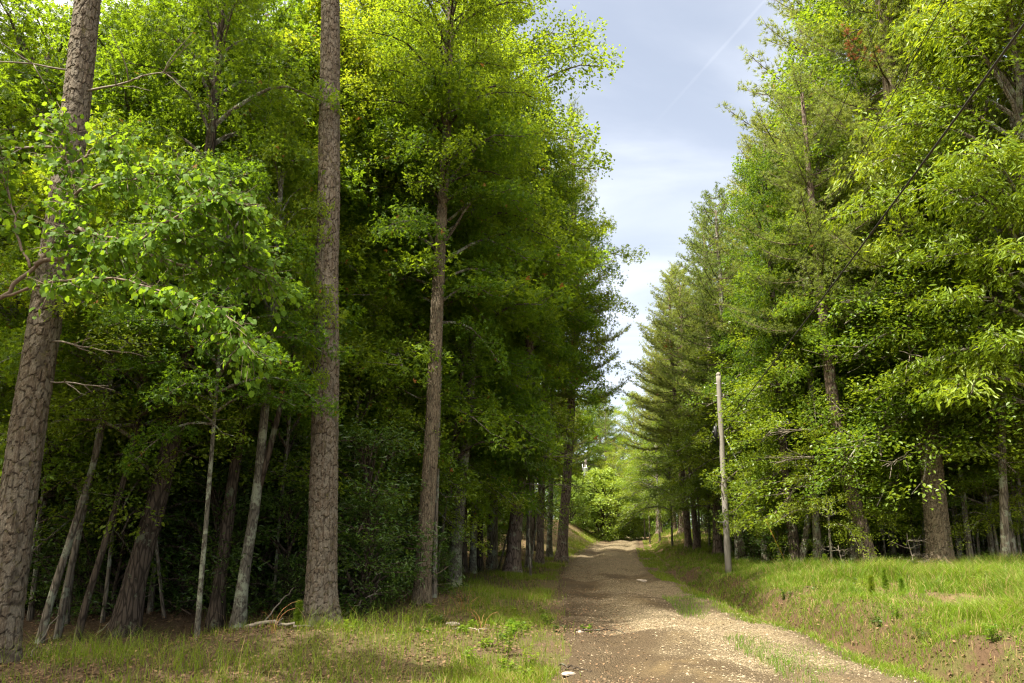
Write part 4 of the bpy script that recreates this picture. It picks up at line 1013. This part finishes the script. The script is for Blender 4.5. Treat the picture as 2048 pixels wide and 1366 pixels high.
# right terrace: longer meadow grass
x, y, dx, rng = scatter(460000, 6.3, 62, 1.75, 10.5, 2, 1.85)
dx = dx - widen(y)
clump_ = fbm(x * .9, y * .9, 71)
den = np.maximum(sst(.27, .48, clump_), .95 * (dx < 3.8)) * np.where(dx < 2.25, .35 * sst(.42, .56, fbm(x * 2, y * 2, 75)), 1 - .85 * sst(.57, .66, fbm(x * 1.1, y * 1.1, 76)) * (1 - sst(2.9, 3.7, dx))) * (1 - sst(7.6, 10.0, dx - .0 + (y > 22) * 3.5)) 
den *= 1 - .8 * sst(24, 30, y) * sst(2.6, 3.2, dx)
k = rng.random(len(x)) < den
x, y, dx, cl = x[k], y[k], dx[k], clump_[k]
h = (.08 + .40 * sst(.36, .62, cl) * sst(2.6, 4.2, dx) * (1 - .55 * sst(14, 19, y)) + .07 * rng.random(len(x)))
blades('meadow_grass', 'long sunlit grass on the terrace right of the ditch', x, y, h, .0045 + .00022 * y, 6, 'grass', bend=.6, dry=.15)
x, y, dx, rng = scatter(26000, 6.2, 40, 1.3, 2.1, 14, 1.6)
k = rng.random(len(x)) < sst(.40, .54, fbm(x * 1.4, y * 1.0, 85)) * .8
x, y = x[k] + widen(y[k]), y[k]
blades('ditch_grass', 'thin green strip of grass between the gravel and the ditch', x, y, .05 + .09 * rng.random(len(x)), .0045 + .0002 * y, 17, 'grass')
# tufts on the crown of the track
x, y, dx, rng = scatter(16000, 6.2, 16, .55, 1.6, 3, 1.6)
k = rng.random(len(x)) < sst(.52, .62, fbm(x * 1.3, y * .8, 81)) * .6
x, y = x[k], y[k]
blades('track_grass', 'sparse grass sprouting on the right side of the gravel', x, y, .04 + .07 * rng.random(len(x)), np.full(len(x), .0055), 7, 'grass')
x, y, dx, rng = scatter(9000, 7, 13, -1.6, -.9, 4, 1.)
k = rng.random(len(x)) < sst(.55, .66, fbm(x * 1.9, y * 1.9, 82))
x, y = x[k], y[k]
# long thin dry-green grass at the shaded forest edge
x, y, dx, rng = scatter(15000, 7.0, 20, -8.0, -3.2, 5, 1.3)
k = rng.random(len(x)) < sst(.48, .62, fbm(x * .7, y * .7, 83))
x, y = x[k], y[k]
blades('edge_grass', 'thin arching grass at the shaded foot of the left trees', x, y, .12 + .30 * rng.random(len(x)), np.full(len(x), .0045), 8, 'grass', bend=.8)
# fallen leaves
def litter():
    rng = np.random.default_rng(9)
    n = 60000; y = 6.2 + 26 * rng.random(n) ** 1.5; dx = rng.uniform(-13, -2.0, n); x = road_x(y) + dx
    n2 = 22000; y2 = 6.2 + 20 * rng.random(n2) ** 1.4; dx2 = rng.uniform(1.9, 8.5, n2); x2 = road_x(y2) + dx2 + widen(y2)
    n3 = 26000; y3 = 6.2 + 18 * rng.random(n3) ** 1.6; dx3 = rng.uniform(-2.2, 1.7, n3); x3 = road_x(y3) + dx3
    k2 = rng.random(n2) < np.where(dx2 < 3.4, .9, .25); k3 = rng.random(n3) < np.where(dx3 < -.5, .75, .05) * (.15 + .85 * sst(.42, .56, fbm(x3 * .9, y3 * .9, 55)))
    x = np.concatenate([x, x2[k2], x3[k3]]); y = np.concatenate([y, y2[k2], y3[k3]])
    n = len(x); z = terrain(x, y) + .015 + .02 * rng.random(n) + .03 * (np.abs(x - road_x(y)) < 1.8)
    mb = MB(); a = rng.random(n) * 6.283
    leaves(mb, np.stack([x, y, z], -1), np.stack([np.cos(a), np.sin(a), rng.normal(0, .25, n)], -1), np.array([0, 0, 1.]) + rng.normal(0, .35, (n, 3)), rng.uniform(.02, .055, n) * np.where(np.abs(x - road_x(y)) < 1.8, .75, 1.), 'hex', 0, rng)
    tag(link('leaf_litter', mb.mesh('leaf_litter', [M['litter']], False)), 'brown fallen leaves covering the forest floor and ditch', 'leaf litter', None, 'stuff')
litter()
def stones():
    rng = np.random.default_rng(10); mb = MB(); n = 40000
    y = 5.8 + 24 * rng.random(n) ** 1.8; dx = rng.normal(.3, .85, n) + .3 * widen(y) * rng.random(n) * 3; x = road_x(y) + dx
    k = (dx > -1.6) & (dx < 1.45 + widen(y) * 1.1 + .5 * vn(y * 1.3, y * 0, 44)); y, dx, x = y[k], dx[k], x[k]; n = len(x)
    k = rng.random(n) < sst(.38, .56, fbm(x * .6 + 3, y * .45, 24)) + .18; x, y, dx = x[k], y[k], dx[k]; n = len(x)
    z = terrain(x, y) + .022 + (fbm(x * 1.6, y * 1.6, 22) - .5) * .10 + (fbm(x * 7, y * 7, 23, 3) - .5) * .035 - .07 * (np.exp(-((dx + .75) / .28) ** 2) + np.exp(-((dx - .78) / .28) ** 2)) + .02 * np.exp(-(dx / .4) ** 2)
    O = np.array([[1, 0, 0], [0, 1, 0], [-1, 0, 0], [0, -1, 0], [.1, .1, 1], [0, 0, -.6]], float)
    fi = np.array([[0, 1, 4], [1, 2, 4], [2, 3, 4], [3, 0, 4], [1, 0, 5], [2, 1, 5], [3, 2, 5], [0, 3, 5]])
    s = np.exp(rng.normal(-4.85, .45, n)); s = np.minimum(s, .03)
    a = rng.random(n) * 6.283; c_, s_ = np.cos(a)[:, None], np.sin(a)[:, None]
    T = O[None] * rng.uniform(.55, 1.2, (n, 6, 3)) * s[:, None, None] * np.array([1.1, .85, .6])
    Vx = T[..., 0] * c_ - T[..., 1] * s_; Vy = T[..., 0] * s_ + T[..., 1] * c_
    V = np.stack([Vx + x[:, None], Vy + y[:, None], T[..., 2] + z[:, None] + s[:, None] * .15], -1).reshape(-1, 3)
    mb.add(V, [(np.arange(n)[:, None, None] * 6 + fi[None]).reshape(-1, 3)], 0, np.repeat(rng.random(n), 6))
    m, nt, out = newmat('gravel_stone'); nn = N(nt); a_ = nn('Attribute', attribute_name='tint')
    p = nn('BsdfPrincipled', {'Base Color': nn.mix(a_.outputs['Fac'], (.10, .075, .045), (.30, .235, .155)), 'Roughness': .85}); nt.links.new(p.outputs[0], out.inputs[0])
    tag(link('gravel', mb.mesh('gravel', [m], False)), 'loose pale gravel lying on the track', 'gravel', None, 'stuff')
stones()

# ------------------------------------------------------------------ small things
def stick(label, pts, r, mat, seed, br=2, name='fallen_branch', grp=None):
    rng = np.random.default_rng(seed)
    P = np.array(pts, float); q = np.linspace(0, len(P) - 1, 12)
    P = np.stack([np.interp(q, np.arange(len(P)), P[:, k]) for k in range(3)], -1); P[1:-1] += rng.normal(0, r * .8, P[1:-1].shape)
    b = P[0].copy(); mb = MB(); V, fs = tube(P - b, np.linspace(r, r * .35, 12), 8); mb.add(V, fs)
    for k in range(br):
        a = rng.integers(3, 10); d = norm(P[11] - P[0]) + rng.normal(0, .6, 3) * [1, 1, .5]; d[2] = abs(d[2]) * .5; l = rng.uniform(.15, .4) * np.linalg.norm(P[-1] - P[0])
        V, fs = tube(np.array([P[a], P[a] + d * l * .5, P[a] + d * l + [0, 0, -.02]]) - b, [r * .45, r * .3, r * .12], 5); mb.add(V, fs)
    o = link(name, mb.mesh(name, [M[mat]], True)); o.location = b; tag(o, label, 'branch', grp); return o
def gp(u, Yd, dz=0.03): p = ground_at(u, Yd); p[2] += dz; return p
stick('curved bare branch lying in the grass below the front pine', [gp(490, 8.75), gp(545, 8.6, .07), gp(580, 8.55, .05), gp(622, 8.6)], .028, 'twig_pale', 1)
stick('thin pale stick leaning in the grass left of the weeds', [gp(905, 9.5), gp(945, 9.2, .06), gp(965, 9.0)], .012, 'twig_pale', 2)
stick('dark crooked stick lying across the shaded gravel', [gp(1150, 9.75, .05), gp(1195, 9.65, .06), gp(1215, 9.7, .05), gp(1252, 9.35, .05)], .013, 'bark_dark', 3)
stick('dark stick on the gravel at the lower left of the track', [gp(1120, 7.85, .05), gp(1150, 7.65, .06), gp(1185, 7.55, .05)], .011, 'bark_dark', 4, 1)
stick('grey broken limb propped beside the foot of the front pine', [gp(688, 11.2), gp(725, 11.2, .25), gp(760, 11.3, .42)], .02, 'twig_pale', 5)
stick('pale stick slanting up from the litter below the leaning pine', [gp(55, 8.6), gp(75, 8.7, .2), gp(108, 8.9, .48)], .012, 'twig_pale', 6)
stick('long dead limb lying at the foot of the mossy forked trunk', [gp(520, 9.9, .05), gp(555, 10.2, .3), gp(585, 10.4, .5)], .013, 'twig_pale', 7)
rs = np.random.default_rng(8)
for k in range(26):
    Yd = rs.uniform(9.5, 19); u = rs.uniform(60, 1020 if Yd > 14 else 800)
    a = gp(u, Yd, .02); ang = rs.uniform(0, 3.14); l = rs.uniform(.7, 1.9); rise = rs.uniform(.02, .7)
    if a[0] > road_x(Yd) - 3.6: continue
    stick('dead stick tangled in the dim undergrowth of the left forest', [a, a + np.array([math.cos(ang) * l * .5, math.sin(ang) * .3, rise * .6]), a + np.array([math.cos(ang) * l, math.sin(ang) * .6, rise])], rs.uniform(.007, .016), 'twig_pale' if k % 3 else 'twig', 20 + k, 3, grp='dead sticks in the left undergrowth')
for k in range(10):
    Yd = rs.uniform(17, 21); u = rs.uniform(1480, 1960); a = gp(u, Yd, .02); ang = rs.uniform(0, 3.14); l = rs.uniform(.5, 1.4); rise = rs.uniform(.1, .6)
    stick('dead stick among the trunks at the right forest edge', [a, a + np.array([math.cos(ang) * l * .5, 0, rise * .6]), a + np.array([math.cos(ang) * l, .2, rise])], rs.uniform(.006, .013), 'twig_pale', 60 + k, 3, grp='dead sticks at the right forest edge')

def tussock(label, u, Yd, n, h, mat='straw', name='dry_grass_clump', spread_=.22, cat='dry grass'):
    rng = np.random.default_rng(int(u)); b = ground_at(u, Yd); mb = MB()
    for k in range(n):
        a = rng.random() * 6.283; r = rng.random() * spread_; s = h * rng.uniform(.5, 1.); t = np.linspace(0, 1, 6); d = np.array([math.cos(a), math.sin(a), 0])
        P = np.array([math.cos(a) * r, math.sin(a) * r, -.02]) + d * (s * .55 * t ** 2.2)[:, None] + np.array([0, 0, 1.]) * (s * (t - .28 * t ** 3))[:, None]
        V, fs = tube(P, .0035 * (1 - .6 * t), 3, False); mb.add(V, fs, 0, np.full(len(V), rng.random()))
    o = link(name, mb.mesh(name, [M[mat]], False)); o.location = b; tag(o, label, cat); return o
tussock('rusty dry grass clump arching just right of the flared trunk', 1932, 15.0, 34, .55)
tussock('rusty dry grass clump between the wide dark trunk and the flared trunk', 1846, 15.2, 30, .55)
tussock('rusty dry grass clump left of the leaning pair of trunks', 1683, 15.8, 26, .5)
tussock('low rusty dry grass clump left of the flared trunk roots', 1816, 15.0, 18, .38)
tussock('single rust-coloured dry stalk in front of the front pine', 546, 8.3, 4, .62, spread_=.03)
tussock('brown dry weed stalks standing in the left verge grass', 962, 9.9, 6, .42, spread_=.05)
tussock('dry stalks at the foot of the brown ridged trunk', 930, 12.2, 12, .5)
def bare_bush(label, u, Yd, h):
    rng = np.random.default_rng(int(u) + 3); b = ground_at(u, Yd); mb = MB(); t = np.linspace(0, 1, 7)
    st = np.stack([.04 * np.sin(t * 5), t * 0, t * h - .03], -1); V, fs = tube(st, .012 - .006 * t, 6); mb.add(V, fs)
    for k in range(16):
        f = rng.uniform(.3, 1); a = rng.random() * 6.28; l = h * rng.uniform(.25, .55); d = np.array([math.cos(a), math.sin(a), rng.uniform(0, .35)])
        p = st[int(f * 6)] + d * (np.linspace(0, 1, 5) * l)[:, None]; p[1:] += np.cumsum(rng.normal(0, .02, (4, 3)), 0)
        V, fs = tube(p, np.linspace(.006, .002, 5), 4); mb.add(V, fs)
        for j in range(3):
            e = p[2 + j % 3]; V, fs = tube(np.array([e, e + norm(d + rng.normal(0, .6, 3)) * l * .35]), [.003, .0015], 3); mb.add(V, fs)
    o = link('bare_bush', mb.mesh('bare_bush', [M['twig_pale']], True)); o.location = b; tag(o, label, 'bare bush')
bare_bush('pale leafless bush with level twigs in front of the wide dark trunk', 1826, 15.1, .95)
bare_bush('pale leafless bush left of the leaning pair of trunks', 1685, 15.9, .75)
def seedling(label, u, Yd, h, mat='grass'):
    rng = np.random.default_rng(int(u) + 5); b = ground_at(u, Yd); mb = MB()
    V, fs = tube(np.array([[0, 0, -.03], [.01, 0, h * .5], [0, 0, h]]), [.007, .005, .003], 5); mb.add(V, fs, 0)
    P = []; D = []
    for w in np.linspace(.15, .95, 7):
        for k in range(5):
            a = rng.random() * 6.28; l = h * .15 * (1.15 - w); d = np.array([math.cos(a) * .8, math.sin(a) * .8, .75])
            for s in np.linspace(.15, 1, 6): P.append(np.array([0, 0, w * h]) + d * l * s); D.append(d)
    for s in np.linspace(.1, 1, 14): P.append([0, 0, s * h]); D.append([0, 0, 1.])
    P = np.array(P); D = np.array(D); K = 9; n = len(P); q = np.repeat(np.arange(n), K)
    dd = norm(D[q] * .7 + rng.normal(0, .5, (n * K, 3))); wv = norm(np.cross(dd, rng.normal(0, 1, (n * K, 3)))) * .0022
    A = P[q]; V = np.stack([A - wv, A + wv, A + dd * .06], 1).reshape(-1, 3); mb.add(V, [np.arange(n * K * 3).reshape(-1, 3)], 1, np.repeat(rng.random(n * K), 3))
    o = link('pine_seedling', mb.mesh('pine_seedling', [M['twig'], M[mat]], False)); o.location = b; tag(o, label, 'pine seedling')
seedling('pine seedling in the grass directly before the foot of the front pine', 596, 9.2, .36)
seedling('left one of the dark pine seedlings on the right terrace', 1745, 10.9, .34)
seedling('tallest of the dark pine seedlings on the right terrace', 1772, 11.9, .40)
seedling('right one of the dark pine seedlings on the right terrace', 1806, 11.4, .32)
seedling('pine seedling standing alone beside the two-stemmed tree', 1652, 16.3, .4)
def weed(label, u, Yd, h, n=5, mat='grass', ls=.05, grp=None):
    rng = np.random.default_rng(int(u) + 9); b = ground_at(u, Yd); mb = MB(); p_ = []; t_ = []; n_ = []
    for k in range(n):
        a = rng.random() * 6.28; s = h * rng.uniform(.6, 1); t = np.linspace(0, 1, 6)
        P = np.stack([.05 * math.cos(a) + .16 * s * math.cos(a) * t, .05 * math.sin(a) + .16 * s * math.sin(a) * t, s * t - .02], -1); V, fs = tube(P, .003 - .0015 * t, 4); mb.add(V, fs, 0)
        for f in np.linspace(.2, 1, 11):
            for j in range(2):
                c = P[0] + (P[-1] - P[0]) * f; az = rng.random() * 6.28
                p_.append(c); t_.append([math.cos(az), math.sin(az), rng.uniform(-.1, .5)]); n_.append(np.array([0, 0, 1.]) + rng.normal(0, .3, 3))
    leaves(mb, np.array(p_), np.array(t_), np.array(n_), ls * rng.uniform(.6, 1.2, len(p_)), 'narrow', 0, rng)
    o = link('weed', mb.mesh('weed', [M[mat]], False)); o.location = b; tag(o, label, 'weed', grp)
weed('tallest leafy weed catching the sun at the bottom of the left verge', 1008, 8.3, .36, 7)
weed('low leafy weed right of the tallest sunlit weed', 1062, 7.9, .26, 6)
weed('broad low weed at the bottom edge, left of the tallest sunlit weed', 940, 7.8, .2, 7)
weed('small weed on the shaded gravel at the left of the track', 1172, 9.9, .14, 6)
weed('dark upright weed stalk in front of the utility pole', 1485, 13.4, .66, 1, 'laurel', .04)
weed('leafy weed on the lip of the ditch at the lower right', 1985, 8.2, .28, 7)
weed('leafy weed on the ditch bank at the right edge of the picture', 2030, 8.8, .34, 7)
for i in range(30):
    Yd = rs.uniform(7.2, 13.5); xx = road_x(Yd) + rs.uniform(-4.2, -1.5); u = 1024 + F * xx / (Yd * CT - 1.6 * ST)
    weed('low broad-leaved weed among the left verge grass', u, Yd, rs.uniform(.08, .2), int(rs.integers(4, 8)), 'grass' if i % 3 else 'laurel', .055, 'weeds in the left verge')
for i in range(18):
    Yd = rs.uniform(8.0, 14.5); xx = road_x(Yd) + rs.uniform(2.1, 6.0); u = 1024 + F * xx / (Yd * CT - 1.3 * ST)
    weed('leafy weed growing through the long grass of the right terrace', u, Yd, rs.uniform(.15, .4), int(rs.integers(3, 6)), 'grass' if i % 2 else 'laurel', .05, 'weeds on the right terrace')
def rock(label, u, Yd, s):
    rng = np.random.default_rng(int(u)); b = ground_at(u, Yd); b[2] += .03
    th = np.linspace(0, np.pi, 7); ph = np.linspace(0, 2 * np.pi, 10, endpoint=False); A, B = np.meshgrid(ph, th)
    rr = s * (1 + .18 * np.cos(2 * A + u) * np.sin(B) + rng.normal(0, .05, A.shape))
    V = np.stack([rr * np.cos(A) * np.sin(B) * 1.5, rr * np.sin(A) * np.sin(B), rr * np.cos(B) * .5], -1).reshape(-1, 3); i = np.arange(6)[:, None] * 10; j = np.arange(10)[None]
    mb = MB(); mb.add(V, [np.stack([i + j, i + 10 + j, i + 10 + (j + 1) % 10, i + (j + 1) % 10], -1).reshape(-1, 4)]); o = link('stone', mb.mesh('stone', [M['stone']], False)); o.location = b; tag(o, label, 'stone')
M['stone'] = plain_mat('pale_fieldstone', (.38, .33, .27), .85, (.24, .20, .16), 18)
rock('pale flat stone at the right edge of the track in the middle distance', 1282, 18.3, .09)
rock('white-grey stone in the grass at the left of the track', 905, 10.2, .06)
rock('pale stone at the lower left of the gravel', 1137, 7.5, .045)
rock('small pale stone beside the small weed on the gravel', 1160, 9.7, .04)

# ------------------------------------------------------------------ sky, sun, camera
SUN_AZ = R(-122); SUN_EL = R(61)      # azimuth from +Y towards +X
sd = Vector((math.sin(SUN_AZ) * math.cos(SUN_EL), math.cos(SUN_AZ) * math.cos(SUN_EL), math.sin(SUN_EL)))
w = bpy.data.worlds.new('World'); sc.world = w; w.use_nodes = True
nt = w.node_tree; nt.nodes.clear(); n = N(nt)
wo = nt.nodes.new('ShaderNodeOutputWorld')
sky = n('TexSky', sky_type='NISHITA', sun_disc=False, sun_elevation=SUN_EL, sun_rotation=SUN_AZ % (2 * PI), air_density=1.0, dust_density=1.6, ozone_density=1.2)
tc = n('TexCoord'); gen = tc.outputs['Generated']
sx = n('SeparateXYZ', {0: gen})
zc = n.math('MAXIMUM', sx.outputs[2], .06)
cv = n('CombineXYZ', {0: n.math('DIVIDE', sx.outputs[0], zc), 1: n.math('DIVIDE', sx.outputs[1], zc), 2: 0.})
mp = n('Mapping', {'Vector': cv.outputs[0], 'Rotation': (0, 0, .5), 'Scale': (.9, 1.7, 1)})
c1 = n('TexNoise', {'Vector': mp.outputs[0], 'Scale': .8, 'Detail': 7., 'Roughness': .5, 'Distortion': .8})
cl = n.step(c1.outputs[0], .35, .85)
d1 = ray(1490, 45); d2 = ray(1280, 280); d1 /= np.linalg.norm(d1); d2 /= np.linalg.norm(d2)
nn = np.cross(d1, d2); nn /= np.linalg.norm(nn); al = norm(d1 - d2)
nm = n('VectorMath', {0: gen}, operation='NORMALIZE')
dt = n('VectorMath', {0: nm.outputs[0], 1: tuple(nn)}, operation='DOT_PRODUCT'); da = n('VectorMath', {0: nm.outputs[0], 1: tuple(al)}, operation='DOT_PRODUCT')
cn = n('TexNoise', {'Vector': gen, 'Scale': 40., 'Detail': 3.})
off = n.math('ADD', n.math('ABSOLUTE', dt.outputs['Value']), n.math('MULTIPLY_ADD', cn.outputs[0], .004, -.002))
band = n.math('SUBTRACT', 1., n.step(off, .0004, .0030))
a1 = float(np.dot(d1, al)); a2 = float(np.dot(d2, al))
band = n.math('MULTIPLY', band, n.math('MULTIPLY', n.step(da.outputs['Value'], a2 - .01, a1), .75))
haze = n.math('MULTIPLY', n.math('SUBTRACT', 1., n.step(sx.outputs[2], .1, .75)), .24)
fac = n.math('MINIMUM', n.math('ADD', n.math('ADD', n.math('MULTIPLY', cl, .36), n.math('MULTIPLY', band, .065)), n.math('ADD', haze, .26)), 1.)
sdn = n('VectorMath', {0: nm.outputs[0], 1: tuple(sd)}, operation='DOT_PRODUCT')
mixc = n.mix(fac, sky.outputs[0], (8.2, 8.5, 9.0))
fill_glow = n.math('POWER', n.step(sdn.outputs['Value'], .30, 1.0), 1.6)      # glow added round the sun, out of view, as soft fill for the shade
mixc = n.mix(fill_glow, mixc, (50., 44., 35.))
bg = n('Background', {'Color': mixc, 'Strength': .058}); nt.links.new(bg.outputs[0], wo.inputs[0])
su = bpy.data.lights.new('Sun', 'SUN'); su.energy = 5.0; su.angle = R(.53); su.color = (1., .93, .78)
so = bpy.data.objects.new('Sun', su); COL.objects.link(so); so.rotation_mode = 'QUATERNION'; so.rotation_quaternion = sd.to_track_quat('Z', 'Y'); so.location = (0, 0, 40)
cam = bpy.data.cameras.new('Camera'); cam.lens = 24; cam.sensor_width = 36; cam.shift_y = SH / 2048; cam.clip_end = 3000; cam.clip_start = .05
co = bpy.data.objects.new('Camera', cam); COL.objects.link(co); co.location = (0, 0, CAMZ); co.rotation_euler = (R(90) + TH, 0, 0); sc.camera = co
vs = sc.view_settings; vs.view_transform = 'Standard'; vs.look = 'None'; vs.exposure = 1.62; vs.gamma = 1; vs.use_curve_mapping = False
cy = sc.cycles
cy.max_bounces = 11; cy.diffuse_bounces = 8; cy.glossy_bounces = 2; cy.transmission_bounces = 8; cy.transparent_max_bounces = 4
cy.sample_clamp_indirect = 6; cy.use_adaptive_sampling = False; cy.denoising_prefilter = 'NONE'; cy.filter_width = 1.25; cy.use_denoising = True
cy.caustics_reflective = False; cy.caustics_refractive = False
sc.render.film_transparent = False
